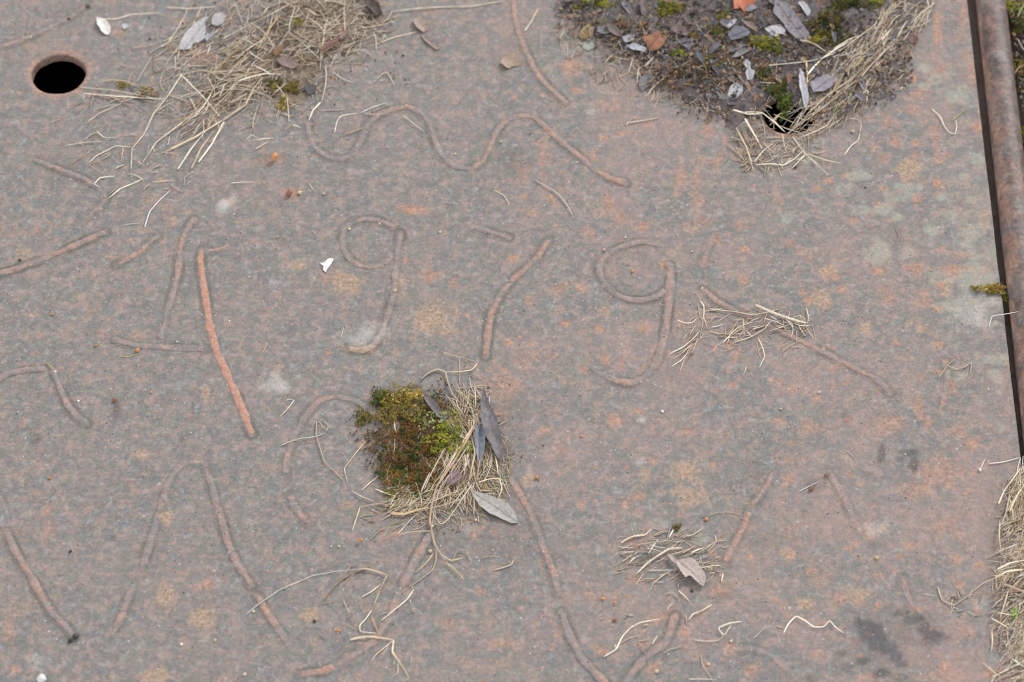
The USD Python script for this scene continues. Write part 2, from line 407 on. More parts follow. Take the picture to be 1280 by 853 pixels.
# marks, in photograph pixels: x, y, half width, half height, strength
RUST = [(340, 200, 16, 6, .9), (364, 242, 14, 7, .95), (285, 250, 12, 8, .6), (515, 263, 20, 6, 1), (630, 483, 26, 16, .7), (655, 452, 12, 12, .6), (620, 515, 14, 12, .6), (250, 66, 26, 16, .7), (715, 83, 18, 11, .9), (1172, 40, 5, 38, .9), (1202, 30, 5, 30, .6),
        (1215, 90, 5, 22, .7), (408, 350, 10, 7, .8), (537, 347, 12, 8, .9), (568, 352, 7, 8, .8), (850, 225, 12, 28, .6), (870, 240, 10, 26, .6), (680, 195, 10, 30, .55), (655, 215, 12, 16, .5),
        (690, 248, 7, 7, .9), (760, 255, 9, 10, .8), (775, 273, 10, 9, .8), (735, 290, 10, 9, .8), (665, 266, 12, 6, .7), (700, 360, 14, 9, .7), (1140, 335, 14, 9, .8), (1190, 337, 16, 9, .8),
        (1112, 372, 10, 10, .75), (1152, 378, 12, 8, .8), (1180, 340, 12, 10, .7), (1110, 530, 26, 14, .7), (1160, 530, 10, 9, .7), (1200, 540, 14, 10, .8), (1215, 555, 9, 8, .8), (1175, 592, 34, 18, .75),
        (1150, 610, 26, 14, .7), (1190, 485, 8, 10, .8), (1148, 508, 7, 14, .8), (1015, 535, 18, 8, .7), (1040, 485, 8, 7, .7), (988, 487, 7, 7, .6), (985, 575, 20, 6, .6), (830, 330, 6, 7, .9), (758, 449, 8, 8, .8), (768, 526, 11, 7, .9),
        (682, 538, 9, 7, .9), (698, 560, 9, 7, .9), (725, 633, 8, 7, .8), (800, 619, 9, 8, .8), (670, 447, 7, 6, .7), (718, 478, 7, 6, .8), (748, 410, 7, 5, .9), (805, 411, 8, 7, .8), (777, 455, 7, 10, .7), (845, 390, 8, 12, .6), (700, 390, 10, 6, .6),
        (895, 300, 9, 9, .7), (872, 280, 18, 10, .6), (925, 283, 10, 7, .6), (990, 305, 7, 6, .6), (1000, 314, 10, 8, .7), (1045, 460, 14, 10, .5), (60, 635, 9, 9, .7), (58, 662, 12, 8, .5), (12, 780, 10, 30, .6), (20, 838, 8, 9, .7), (28, 668, 14, 10, .4),
        (260, 731, 9, 7, .8), (40, 395, 4, 4, .9), (115, 395, 10, 10, .4), (170, 420, 16, 6, .5), (148, 320, 16, 7, .4), (30, 290, 40, 9, .35), (35, 55, 22, 8, .5), (148, 40, 10, 8, .5), (420, 275, 8, 6, .3), (630, 805, 18, 7, .7), (560, 782, 9, 8, .8), (600, 740, 8, 6, .6),
        (505, 733, 9, 8, .6), (495, 668, 7, 6, .7), (478, 671, 8, 9, .7), (590, 668, 10, 8, .5), (432, 634, 14, 10, .5), (382, 648, 14, 8, .5), (800, 806, 9, 6, .6), (830, 773, 20, 10, .6), (855, 790, 6, 8, .9), (700, 790, 7, 7, .8), (790, 725, 10, 8, .6),
        (740, 745, 10, 6, .6), (900, 740, 20, 14, .6), (1085, 665, 8, 12, .7), (1050, 750, 10, 9, .85), (1095, 720, 9, 6, .7), (1025, 725, 16, 8, .5), (1070, 679, 8, 6, .7), (985, 666, 9, 10, .7), (1147, 762, 10, 6, .9), (1195, 700, 8, 8, .8), (1185, 660, 26, 20, .45), (1200, 790, 20, 14, .5), (1180, 842, 24, 12, .7), (1085, 845, 14, 7, .6), (1065, 800, 18, 9, .5),
        (910, 812, 14, 8, .7), (938, 838, 10, 8, .7), (1270, 150, 10, 30, .3), (905, 140, 14, 8, .4), (760, 130, 24, 9, .5), (700, 130, 14, 7, .5), (885, 165, 7, 14, .6), (900, 200, 8, 14, .5), (1150, 118, 14, 9, .7), (1140, 138, 12, 7, .7), (1110, 150, 10, 9, .6), (1170, 170, 8, 20, .6), (1117, 178, 9, 8, .8), (1145, 195, 9, 7, .7), (1105, 198, 8, 8, .7), (1186, 195, 7, 6, .6), (1175, 232, 8, 8, .7), (1148, 250, 8, 7, .7), (1098, 255, 7, 7, .6), (975, 250, 8, 6, .6), (1200, 320, 18, 10, .4), (1232, 330, 6, 14, .5)]
TAN = [(253, 772, 15, 12, 1), (206, 745, 11, 14, 1), (540, 398, 24, 22, .95), (436, 354, 18, 13, .9), (374, 333, 11, 7, .85), (193, 846, 18, 10, .9), (1135, 212, 15, 12, 1), (1034, 342, 11, 10, .95), (1028, 374, 13, 13, 1), (858, 592, 24, 15, .7), (452, 437, 18, 6, 1), (806, 590, 8, 9, .7),
       (176, 567, 9, 7, .95), (387, 768, 11, 8, .95), (207, 646, 8, 9, 1), (1080, 410, 10, 6, .9), (1152, 411, 7, 6, .8), (1135, 403, 6, 4, .7), (1182, 362, 7, 8, .9), (1006, 755, 9, 8, .9), (1070, 745, 14, 12, .7), (660, 600, 9, 8, .8), (860, 620, 22, 14, .7), (985, 690, 10, 8, .5), (257, 490, 5, 8, .7), (100, 372, 4, 4, .8),
       (30, 320, 10, 8, .7), (216, 276, 8, 7, .7), (30, 760, 14, 10, .4), (845, 315, 10, 6, .6), (500, 350, 8, 6, .5), (910, 730, 16, 9, .4), (1190, 80, 9, 7, .4), (1230, 270, 6, 14, .6), (1285, 100, 6, 40, .2)]
LICHEN = [(1200, 75, 9, 7), (1155, 85, 9, 6), (1170, 100, 7, 6), (1155, 108, 7, 4), (1055, 237, 9, 7), (1072, 220, 16, 6), (1072, 262, 14, 6), (1105, 262, 12, 6), (985, 272, 7, 8), (1098, 315, 18, 16), (1130, 317, 11, 8), (1120, 271, 9, 7), (1215, 250, 7, 5), (1178, 247, 7, 6), (1186, 270, 8, 7), (1150, 235, 6, 5), (1228, 305, 24, 26),
          (1222, 345, 22, 22), (1176, 348, 16, 9), (1205, 380, 20, 12), (1232, 398, 16, 12), (1180, 385, 16, 8), (1230, 446, 15, 11), (1255, 450, 8, 7), (1194, 468, 12, 9), (1242, 468, 8, 6), (1248, 536, 7, 6), (1220, 200, 11, 9), (1025, 178, 8, 6), (1010, 200, 6, 6), (548, 186, 6, 6), (735, 58, 10, 7), (1268, 400, 8, 10), (875, 675, 9, 7), (822, 655, 12, 8), (1205, 220, 10, 6), (1120, 240, 20, 12), (1165, 290, 12, 8), (1248, 480, 6, 12), (1195, 120, 20, 14)]
PALE = [(279, 256, 8, 8, 1), (292, 247, 8, 6, .6), (345, 482, 18, 12, .8), (455, 420, 26, 12, .7), (800, 525, 6, 5, .8), (1210, 398, 28, 16, .5), (1238, 374, 16, 10, .45), (800, 580, 6, 6, .6), (345, 470, 10, 8, .7), (45, 825, 12, 8, .5), (1100, 660, 18, 9, .5), (1225, 755, 8, 8, .5), (155, 33, 9, 5, .6), (176, 35, 4, 3, .8), (345, 355, 9, 6, .5), (480, 415, 12, 8, .5), (740, 140, 10, 6, .5), (900, 265, 5, 5, .4)]
BLACK = [(1078, 782, 12, 10, .8), (1088, 790, 16, 14, 1), (1098, 802, 14, 12, 1), (1108, 811, 12, 10, .95), (1119, 820, 12, 9, .9), (1128, 830, 10, 7, .7), (1128, 768, 12, 6, .7), (1143, 774, 14, 8, .85), (1154, 786, 10, 10, .85), (1165, 797, 14, 10, .9), (1178, 796, 12, 6, .6), (1150, 804, 12, 8, .6), (1080, 826, 10, 6, .75), (1104, 842, 12, 7, .85), (1062, 836, 10, 8, .55), (1128, 846, 12, 7, .5), (1052, 816, 8, 6, .5), (1138, 566, 12, 5, .7), (1142, 580, 6, 10, .75), (1102, 566, 6, 15, .7), (1125, 575, 6, 5, .5), (1015, 847, 10, 8, .45), (1058, 522, 6, 10, .45), (42, 548, 10, 8, .5), (145, 512, 7, 14, .45), (1100, 795, 44, 36, .38), (1155, 790, 34, 26, .36)]
DIRT = [(704, 8, 18, 20, .6), (734, 34, 18, 14, .6), (770, 62, 18, 12, .6), (804, 90, 16, 14, .75), (845, 118, 18, 12, .7), (868, 140, 16, 12, .75), (920, 166, 18, 18, .8), (946, 195, 18, 10, .5), (1045, 150, 20, 10, .7), (1085, 115, 20, 10, .7), (1118, 92, 20, 12, .75), (1140, 60, 12, 16, .7), (1162, 15, 10, 20, .6), (1010, 172, 26, 8, .5), (300, 120, 70, 30, .45), (370, 110, 40, 26, .6), (440, 40, 50, 30, .5), (560, 600, 90, 70, .5), (1250, 700, 24, 110, .6), (840, 695, 66, 28, .4), (960, 405, 60, 22, .5), (147, 508, 6, 14, .6), (338, 196, 22, 6, .6), (495, 290, 12, 8, .4), (870, 335, 14, 20, .45), (800, 318, 20, 8, .4), (1092, 683, 10, 8, .7), (905, 745, 12, 8, .6), (1018, 605, 16, 7, .7), (1006, 640, 6, 6, .6), (500, 690, 30, 20, .3), (620, 590, 18, 30, .6), (330, 205, 12, 5, .5), (920, 690, 60, 30, .12), (525, 470, 50, 20, .2), (30, 480, 30, 14, .35), (780, 270, 20, 8, .2), (1130, 470, 30, 20, .12), (470, 620, 14, 30, .4), (540, 690, 12, 22, .5)]


def marks(U, V, P, lst, soft=1.0, seed=0):
    """Strength of a list of blotches at pixel coordinates U, V (uneven outlines)."""
    out = np.zeros_like(U)
    wob = (n2(P, 0.007, seed, 3) - 0.5) * 1.3
    for m in lst:
        x, y, a, b = m[:4]
        s = m[4] if len(m) > 4 else 1.0
        k = (np.abs(U - x) < a * 2.6) & (np.abs(V - y) < b * 2.6)
        if not k.any():
            continue
        d = np.sqrt(((U[k] - x) / a) ** 2 + ((V[k] - y) / b) ** 2) + wob[k]
        out[k] = np.maximum(out[k], s * np.clip((1.45 - d) / (0.9 * soft), 0, 1))
    return out


def masks_at(P, beads=True):
    """The three mask colours of the plate at plate points P (n, 2)."""
    U, V = topx(P)
    rust = marks(U, V, P, RUST, 1.6, 1)
    # many small rust freckles, denser to the right
    r2 = np.random.default_rng(21)
    fre = []
    for _ in range(1150):
        x, y = r2.uniform(-60, 1330), r2.uniform(-60, 900)
        dens = 0.26 + 0.66 * np.clip((x - 520) / 260, 0, 1)
        if y > 600 and x < 700:
            dens *= 0.8
        if r2.random() > dens:
            continue
        a = (1.8 + 5.2 * r2.random() ** 2.2) * (1 if x > 560 else 0.8)
        fre.append((x, y, a * r2.uniform(.8, 1.4), a * r2.uniform(.7, 1.1), r2.uniform(.4, 1.0) * (1 if x > 560 else .75)))
    rust = np.maximum(rust, marks(U, V, P, fre, 1.25, 2))
    lich = marks(U, V, P, [(x, y, a, b, .85) for x, y, a, b in LICHEN], 1.0, 3)
    core = marks(U, V, P, [(x, y, a * .55, b * .55, .5) for x, y, a, b in LICHEN[::2]], 1.0, 4)
    lich = np.clip(lich - core, 0, 1)
    lich = np.maximum(lich, np.clip((U - 1000) / 260, 0, 1) * np.clip((520 - V) / 200, 0, 1) * np.clip((n2(P, .018, 9, 4) - .47) * 4, 0, .48))
    dirt = marks(U, V, P, DIRT, 1.6, 5)
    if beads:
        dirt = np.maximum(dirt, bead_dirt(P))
    dirt = np.maximum(dirt, 0.75 * np.clip((n2(P, .05, 11, 5) - .60) * 3.5, 0, .6))
    for c, r in HOLES:
        d = np.hypot(P[..., 0] - c[0], P[..., 1] - c[1])
        ringr = np.clip(1 - np.abs(d - r - 1.5 * MM) / (4.5 * MM), 0, 1)
        rust = np.maximum(rust, ringr * np.clip(.15 + 1.0 * n2(P, .008, 17, 4), 0, .8))
    pale = marks(U, V, P, PALE, 1.2, 6)
    tan = marks(U, V, P, TAN, 1.0, 7)
    black = marks(U, V, P, BLACK, 1.0, 8)
    film = np.clip((n2(P, .035, 13, 5) - .42) * 2.2, 0, 1) * (0.14 + 0.86 * np.clip((U - 420) / 350, 0, 1)) + 0.45 * np.clip((U - 1120) / 120, 0, 1) * np.clip((n2(P, .02, 14, 3) - .3) * 2, 0, 1)
    z = np.zeros_like(rust)
    return [np.stack([rust, lich, dirt], -1), np.stack([pale, tan, black], -1), np.stack([film, z, z], -1)]


BP = []
for nm, h, w, ru, pts in BEADS:
    q = np.array([at(x, y)[:2] for x, y in pts])
    BP.append(path3(q, 1.0 * MM, 6))
from scipy.spatial import cKDTree
_bt = cKDTree(np.vstack(BP))
_bh = np.concatenate([np.full(len(p), b[1]) for p, b in zip(BP, BEADS)])


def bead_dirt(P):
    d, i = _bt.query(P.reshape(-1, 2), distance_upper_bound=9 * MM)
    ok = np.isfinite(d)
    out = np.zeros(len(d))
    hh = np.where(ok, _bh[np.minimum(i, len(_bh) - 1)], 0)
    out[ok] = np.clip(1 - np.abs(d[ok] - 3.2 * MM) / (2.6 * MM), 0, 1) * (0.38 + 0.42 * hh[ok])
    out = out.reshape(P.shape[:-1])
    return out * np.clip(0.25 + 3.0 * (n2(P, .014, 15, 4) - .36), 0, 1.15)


def plate_height(P):
    h = (n2(P, .09, 31, 4) - .5) * 1.0 * MM + (n2(P, .012, 32, 4) - .5) * 0.34 * MM + (n2(P, .0035, 33, 3) - .5) * 0.16 * MM
    return h


def build_plate():
    lo, hi, st = -0.705, 0.0, 1.0 * MM
    u = np.r_[-1.05, -.95, -.86, -.78, np.arange(lo, hi - 2.2 * MM, st), -1.2 * MM, -0.45 * MM, 0.0]
    ylo, yhi = at(640, 880)[1], at(640, -25)[1]
    y = np.r_[-.60, -.5, -.42, -.36, np.arange(ylo, yhi, st), yhi + .05, yhi + .12, yhi + .22, yhi + .32]
    Ug, Y = np.meshgrid(u, y, indexing='ij')
    edge_wob = (n2(np.stack([Y * 0, Y], -1), .03, 41, 3) - .5) * 0.9 * MM
    X = edge_x(Y) + Ug + edge_wob * np.exp(Ug / .01)
    P = np.stack([X, Y], -1)
    Z = plate_height(P)
    Z -= np.where(Ug > -1.3 * MM, (1.3 * MM + Ug) ** 2 / (2.2 * MM), 0)
    V = np.stack([X, Y, Z], -1).reshape(-1, 3)
    F = sheet(len(u), len(y))
    keep = np.ones(len(F), bool)
    walls = []
    cent = V[F].mean(1)
    for c, r in HOLES:
        a = np.arctan2(V[:, 1] - c[1], V[:, 0] - c[0])
        rr = r * (1 + .018 * np.sin(2 * a + 1) + .012 * np.sin(5 * a))
        d = np.hypot(V[:, 0] - c[0], V[:, 1] - c[1])
        inside = d < rr - 0.35 * MM
        kill = inside[F].any(1)
        keep &= ~kill
        # rim vertices: those of killed faces that are not inside
        rim = np.zeros(len(V), bool)
        rim[np.unique(F[kill])] = True
        rim &= ~inside
        k = np.where(rim)[0]
        V[k, 0] = c[0] + rr[k] * np.cos(a[k]); V[k, 1] = c[1] + rr[k] * np.sin(a[k])
        V[k, 2] -= .5 * MM
        near = (d < rr + 2.2 * MM) & ~inside & ~rim
        V[near, 2] -= .35 * MM * np.clip(1 - (d[near] - rr[near]) / (2.2 * MM), 0, 1) ** 2
        k = k[np.argsort(a[k])]
        walls.append(k)
    F = F[keep]
    parts_v, parts_f, n = [V], [F], len(V)
    # hole walls
    for k, (c, r) in zip(walls, HOLES):
        m = len(k)
        rows = [k]
        for dz in (1.5, 3.5, 5.5, 7.0):
            w = V[k].copy(); w[:, 2] = -dz * MM
            g = np.array([noise(np.array([x * 400, yy * 400, dz])) for x, yy in w[:, :2]]) - .5
            dirn = w[:, :2] - c[:2]; dirn /= np.linalg.norm(dirn, axis=1, keepdims=True)
            w[:, :2] += dirn * (g[:, None] * .5 * MM)
            parts_v.append(w); rows.append(np.arange(n, n + m)); n += m
        j = np.arange(m); jn = (j + 1) % m
        for a, b in zip(rows[:-1], rows[1:]):
            parts_f += [np.stack([a[j], b[j], b[jn]], 1)[:, ::-1], np.stack([a[j], b[jn], a[jn]], 1)[:, ::-1]]
    # outer sides
    nx, ny = len(u), len(y)
    ring = np.r_[np.arange(ny), np.arange(1, nx) * ny + ny - 1, (nx - 1) * ny + np.arange(ny - 2, -1, -1), np.arange(nx - 2, 0, -1) * ny]
    low = V[ring].copy(); low[:, 2] = -THICK
    parts_v.append(low)
    m = len(ring); j = np.arange(m); jn = (j + 1) % m; lowi = np.arange(n, n + m); n += m
    parts_f += [np.stack([ring[j], lowi[jn], lowi[j]], 1)[:, ::-1], np.stack([ring[j], ring[jn], lowi[jn]], 1)[:, ::-1]]
    # underside
    yb = np.array([y[0], y[-1]])
    pg = Polygon([(edge_x(yb[0]) + u[0], yb[0]), (edge_x(yb[0]), yb[0]), (edge_x(yb[1]), yb[1]), (edge_x(yb[1]) + u[0], yb[1])])
    for c, r in HOLES:
        pg = pg.difference(shapely.Point(c[0], c[1]).buffer(r, 24))
    bv, bf = trimesh.creation.triangulate_polygon(pg, engine='earcut')
    parts_v.append(np.c_[bv, np.full(len(bv), -THICK)]); parts_f.append(bf[:, ::-1] + n)
    V = np.vstack(parts_v); F = np.vstack(parts_f)
    # make the top face up
    nrm = np.cross(V[F[0, 1]] - V[F[0, 0]], V[F[0, 2]] - V[F[0, 0]])
    ms = masks_at(V[:, :2])
    side = V[:, 2] < -1.0 * MM
    vv = n2(V[side][:, [0, 2]] + V[side][:, [1, 2]] * .7, .005, 18, 4)
    ms[0][side, 0] = np.clip(vv * 1.3, 0, 1); ms[0][side, 2] = np.clip(1.2 - vv * 1.5, 0, .8)
    return (V, F), ms


steel = thing('steel_plate', 'large weathered rusty steel plate with two holes and welded figures', 'steel plate')
pm, pmask = build_plate()
obj('plate_sheet', pm, 'weathered_steel', steel, True, masks=pmask)

BEAD_LABEL = {'one': 'bright orange-rusted welded stroke of the figure 1', 'nine': 'welded stroke of a figure 9', 'seven': 'welded stroke of the figure 7',
              'wave': 'welded wavy line above the figures', 'arch': 'welded arch stroke at lower left'}
for bi, (nm, h, w, ru, pts) in enumerate(BEADS):
    p = BP[bi]
    n = len(p)
    s = np.linspace(0, 1, n)
    arc = np.arange(n) * 1.0 * MM
    g = np.random.default_rng(100 + bi)
    # slow swell plus the ripple of the weld
    sw = np.array([noise(np.array([a / (9 * MM), bi * 3.7, .5])) for a in arc]) - .5
    sw2 = np.array([noise(np.array([a / (3 * MM), bi * 3.7, 9.5])) for a in arc]) - .5
    endt = np.clip(np.minimum(arc, arc[-1] - arc) / (4 * MM), 0, 1)
    endt = np.sqrt(1 - (1 - endt) ** 2)
    half = w * .76 * PX * (1.0 + .9 * sw + .6 * sw2) * (0.45 + .55 * endt)
    brk = np.array([noise(np.array([a_ / (14 * MM), bi * 5.3, 2.5])) for a_ in arc])
    wear = np.clip((brk - (.24 if ru < .9 else -.3)) * 4, .0, 1)
    hz = h * MM * (1.02 if nm != 'one' else .5) * np.clip(0.8 + 1.5 * sw + .9 * sw2, .15, 2) * (.32 + .68 * wear) * (.2 + .8 * endt)
    # cross-section strip across the bead, its rims sunk a little under the plate's face
    k = 11
    a = np.linspace(-1, 1, k)
    t = np.gradient(p, axis=0); t /= np.linalg.norm(t, axis=1, keepdims=True)
    sd2 = np.stack([t[:, 1], -t[:, 0]], 1)
    lat = p[:, None] + sd2[:, None] * (a[None, :, None] * half[:, None, None] * 1.2 + (sw2 * .5 * MM)[:, None, None]) + (t * (g.normal(0, .05 * MM, (n, 1))))[:, None]
    base = plate_height(lat)
    rip = .13 * MM * np.sin(arc[:, None] / (1.9 * MM) * 2 * np.pi + 2.2 * np.abs(a)[None] + sw[:, None] * 6)
    rough = (n2(lat, .0022, 55, 3) - .5) * .55 * MM
    prof = (np.clip(1 - a ** 2, 0, 1) ** .85)[None]
    z = base + hz[:, None] * prof + (rip + rough) * prof * np.clip(h, .5, 1) - np.where(np.abs(a) > .99, .35 * MM, 0)[None]
    z[0] = np.minimum(z[0], base[0] - .2 * MM); z[-1] = np.minimum(z[-1], base[-1] - .2 * MM)
    v = np.concatenate([lat, z[..., None]], -1).reshape(-1, 3)
    f = sheet(n, k)
    # underside closes the bead inside the plate
    low = v.copy().reshape(n, k, 3)[:, [0, -1]].reshape(-1, 3); low[:, 2] = -1.2 * MM
    m0 = len(v)
    i = np.arange(n - 1)
    L0, L1, R0, R1 = m0 + 2 * i, m0 + 2 * i + 2, m0 + 2 * i + 1, m0 + 2 * i + 3
    T0, T1, S0, S1 = i * k, (i + 1) * k, i * k + k - 1, (i + 1) * k + k - 1
    f2 = np.vstack([np.stack([L0, L1, T1], 1), np.stack([L0, T1, T0], 1), np.stack([R1, R0, S0], 1), np.stack([R1, S0, S1], 1), np.stack([L1, L0, R0], 1), np.stack([L1, R0, R1], 1)])
    v = np.vstack([v, low]); f = np.vstack([f, f2])
    if np.cross(v[f[0, 1]] - v[f[0, 0]], v[f[0, 2]] - v[f[0, 0]])[2] < 0:
        f = f[:, ::-1]
    P = v[:, :2]
    rn = n2(P, .012, 61 + bi % 5, 3)
    crest = np.r_[(np.clip(1.25 - np.abs(a) * 1.25, 0, 1)[None] * (.45 + .55 * wear)[:, None]).ravel(), np.zeros(2 * n)]
    mk = masks_at(P, beads=False)
    rust = np.clip(ru * .95 + (rn - .5) * 2.0 * (1 - ru * .6), 0, 1) * crest
    if nm == 'one' and h > 1:
        rust = np.clip(.95 + (rn - .5) * .7, 0, 1) * np.clip(crest * 1.6, 0, 1)
    mk[0][:, 0] = np.maximum(mk[0][:, 0] * .7, rust)
    mk[0][:, 2] = np.maximum(mk[0][:, 2] * (1 - crest), np.clip(.62 - crest, 0, 1) * (.75 if ru < .9 else .3))
    mk[2][:, 1] = crest * np.clip(.30 + h * .45, 0, 1)
    if nm == 'one':
        mk[2][:, 2] = np.clip(crest * 1.5, 0, 1) * (.95 if h > 1 else .5)
    o = obj('weld_bead', (v, f), 'weathered_steel', steel, True, masks=mk)
    if nm in BEAD_LABEL:
        tag(o, BEAD_LABEL[nm])

# ------------------------------------------------------------------ ground: one sheet with a groove beside the plate and a chamber below it
def build_ground():
    u = np.r_[-14, -8, -4, -2.2, -1.4, -1.0005, -1.0, -.9, -.7, -.5, -.3, -.1, -.0205, -.02, -.015, np.arange(-.011, .10, 1.6 * MM), .115, .14, .18, .25, .35, .6, 1.2, 2.5, 5, 9, 14]
    y0, y1 = -.56, .585
    y = np.r_[-14, -8, -4, -2, -1.2, -.8, y0 - .0005, y0, np.arange(-.45, .45, 1.8 * MM), y1, y1 + .0005, .8, 1.2, 2, 4, 8, 14]
    Ug, Y = np.meshgrid(u, y, indexing='ij')
    X = edge_x(Y) + Ug
    P = np.stack([X, Y], -1)
    Z = np.full_like(X, -THICK - .4 * MM)
    out = (Ug > .022)
    rough = (n2(P, .02, 71, 5) - .5) * 7 * MM + (n2(P, .004, 72, 3) - .5) * 2.5 * MM
    Z = np.where(Ug > -.012, -12.6 * MM + rough * .25, Z)
    rise = np.clip((Ug - .026) / .012, 0, 1)
    Z = np.where(Ug > .024, -12.4 * MM + rise * 6.5 * MM + rough * (.3 + .7 * rise), Z)
    far = np.maximum(np.abs(Ug) - 1.3, np.abs(Y) - 1.0)
    Z = Z + np.where(far > 0, (n2(P, .9, 73, 4) - .5) * np.clip(far, 0, 1) * .10, 0)
    pit = (Ug > -1.0003) & (Ug < -.0202) & (Y > y0 - .0002) & (Y < y1 + .0002)
    Z = np.where(pit, -.75, Z)
    V = np.stack([X, Y, Z], -1).reshape(-1, 3)
    F = sheet(len(u), len(y))
    n1, n3 = n2(P, .03, 74, 5).reshape(-1, 1), n2(P, .006, 75, 4).reshape(-1, 1)
    col = np.array([.055, .044, .035]) * (0.6 + .9 * n3) + np.array([.05, .05, .02]) * np.clip(n1 - .5, 0, 1) * 1.5
    groove = ((Ug > -.012) & (Ug < .024)).reshape(-1, 1)
    col = np.where(groove, np.array([.22, .165, .14]) * (.45 + .9 * n3), col)
    return (V, F), col


gm, gc = build_ground()
tag(obj('ground', gm, 'soil', None, True, gc), 'dark soil beside and beneath the steel plate', None, kind='structure')

# ------------------------------------------------------------------ the pipe beside the plate
PIPE_R = 10.2 * MM
pa0, pa1 = at(1221, 0), at(1264.5, 400)


def pipe_axis(y):
    x = pa0[0] + (y - pa0[1]) * (pa1[0] - pa0[0]) / (pa1[1] - pa0[1])
    return x + PIPE_R * .97


def build_pipe():
    ys = np.r_[np.linspace(-.55, -.26, 20), np.arange(-.255, .30, 1.5 * MM), np.linspace(.302, .55, 18)]
    k = 44
    a = np.linspace(0, 2 * np.pi, k, endpoint=False)
    Y, A = np.meshgrid(ys, a, indexing='ij')
    q = np.stack([Y / .03, np.cos(A) * .6, np.sin(A) * .6], -1)
    dent = (fbm(q + 40, 4, 3) - .5) * .7 * MM + (fbm(q * 6 + 11, 3, 4) - .5) * .45 * MM
    R = PIPE_R + dent
    X = pipe_axis(Y) + R * np.cos(A)
    Z = -2.6 * MM + R * np.sin(A)
    v = np.stack([X, Y, Z], -1).reshape(-1, 3)
    n = len(ys)
    i, j = np.meshgrid(np.arange(n - 1), np.arange(k), indexing='ij')
    a0, a1 = i * k + j, i * k + (j + 1) % k
    qd = np.stack([a0, a1, a1 + k, a0 + k], -1).reshape(-1, 4)
    f = np.vstack([qd[:, [0, 1, 2]], qd[:, [0, 2, 3]]])
    # open tube with a wall: inner skin at both ends
    v = np.vstack([v, [(pipe_axis(ys[0]), ys[0], -2.6 * MM), (pipe_axis(ys[-1]), ys[-1], -2.6 * MM)]])
    jj = np.arange(k)
    f = np.vstack([f, np.stack([np.full(k, n * k), (jj + 1) % k, jj], 1), np.stack([np.full(k, n * k + 1), (n - 1) * k + jj, (n - 1) * k + (jj + 1) % k], 1)])
    f = f[:, ::-1]
    nv = len(v)
    pat = fbm(np.stack([v[:, 1] / .012, v[:, 0] / .006, v[:, 2] / .006], -1) + 50, 4, 8)
    ang = np.r_[A.reshape(-1), 0, 0]
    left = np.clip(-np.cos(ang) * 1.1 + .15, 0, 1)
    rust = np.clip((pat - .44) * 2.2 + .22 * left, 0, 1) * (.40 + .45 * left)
    y_px = np.r_[Y.reshape(-1), 0, 0]
    pat2 = fbm(np.stack([v[:, 1] / .008, v[:, 0] / .008, v[:, 2] / .008], -1) + 80, 4, 9)
    lich = np.clip((pat2 - .5) * 3.5, 0, .9) * np.clip((.12 - y_px) / .1, 0, 1) * (.4 + .6 * left)
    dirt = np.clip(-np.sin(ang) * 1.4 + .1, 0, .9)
    film = np.clip((pat2 - .45) * 1.6, 0, 1)
    z = np.zeros(nv)
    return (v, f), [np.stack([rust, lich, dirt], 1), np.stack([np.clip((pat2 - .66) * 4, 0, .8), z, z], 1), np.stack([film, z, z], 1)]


pp, pmk = build_pipe()
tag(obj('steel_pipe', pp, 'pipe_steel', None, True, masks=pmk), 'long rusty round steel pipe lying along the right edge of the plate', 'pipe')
# ------------------------------------------------------------------ debris: dry grass
BUFF, PALE_, WHITE_, BROWN, GREY_, OCH, PINKY, GREEN_, DARKB = ((.67, .535, .375), (.77, .665, .52), (.80, .75, .67), (.42, .29, .19), (.48, .42, .36), (.60, .45, .25), (.54, .34, .26), (.38, .38, .13), (.19, .13, .09))
COL = dict(b=BUFF, p=PALE_, w=WHITE_, n=BROWN, g=GREY_, o=OCH, k=PINKY, y=GREEN_, d=DARKB)


def lift_at(x, y):
    """How high the litter lies at a pixel (mm)."""
    h = 0.0
    for cx_, cy_, rx, ry, top in ((330, 60, 110, 75, 3.0), (1070, 80, 70, 80, 5.0), (930, 60, 190, 70, 4.0), (990, 150, 60, 35, 2.5), (560, 590, 70, 75, 4.0), (1270, 700, 34, 120, 5.0), (840, 690, 60, 30, 1.0), (960, 400, 60, 25, 1.2)):
        d = ((x - cx_) / rx) ** 2 + ((y - cy_) / ry) ** 2
        h = max(h, top * max(0.0, 1 - d))
    return h


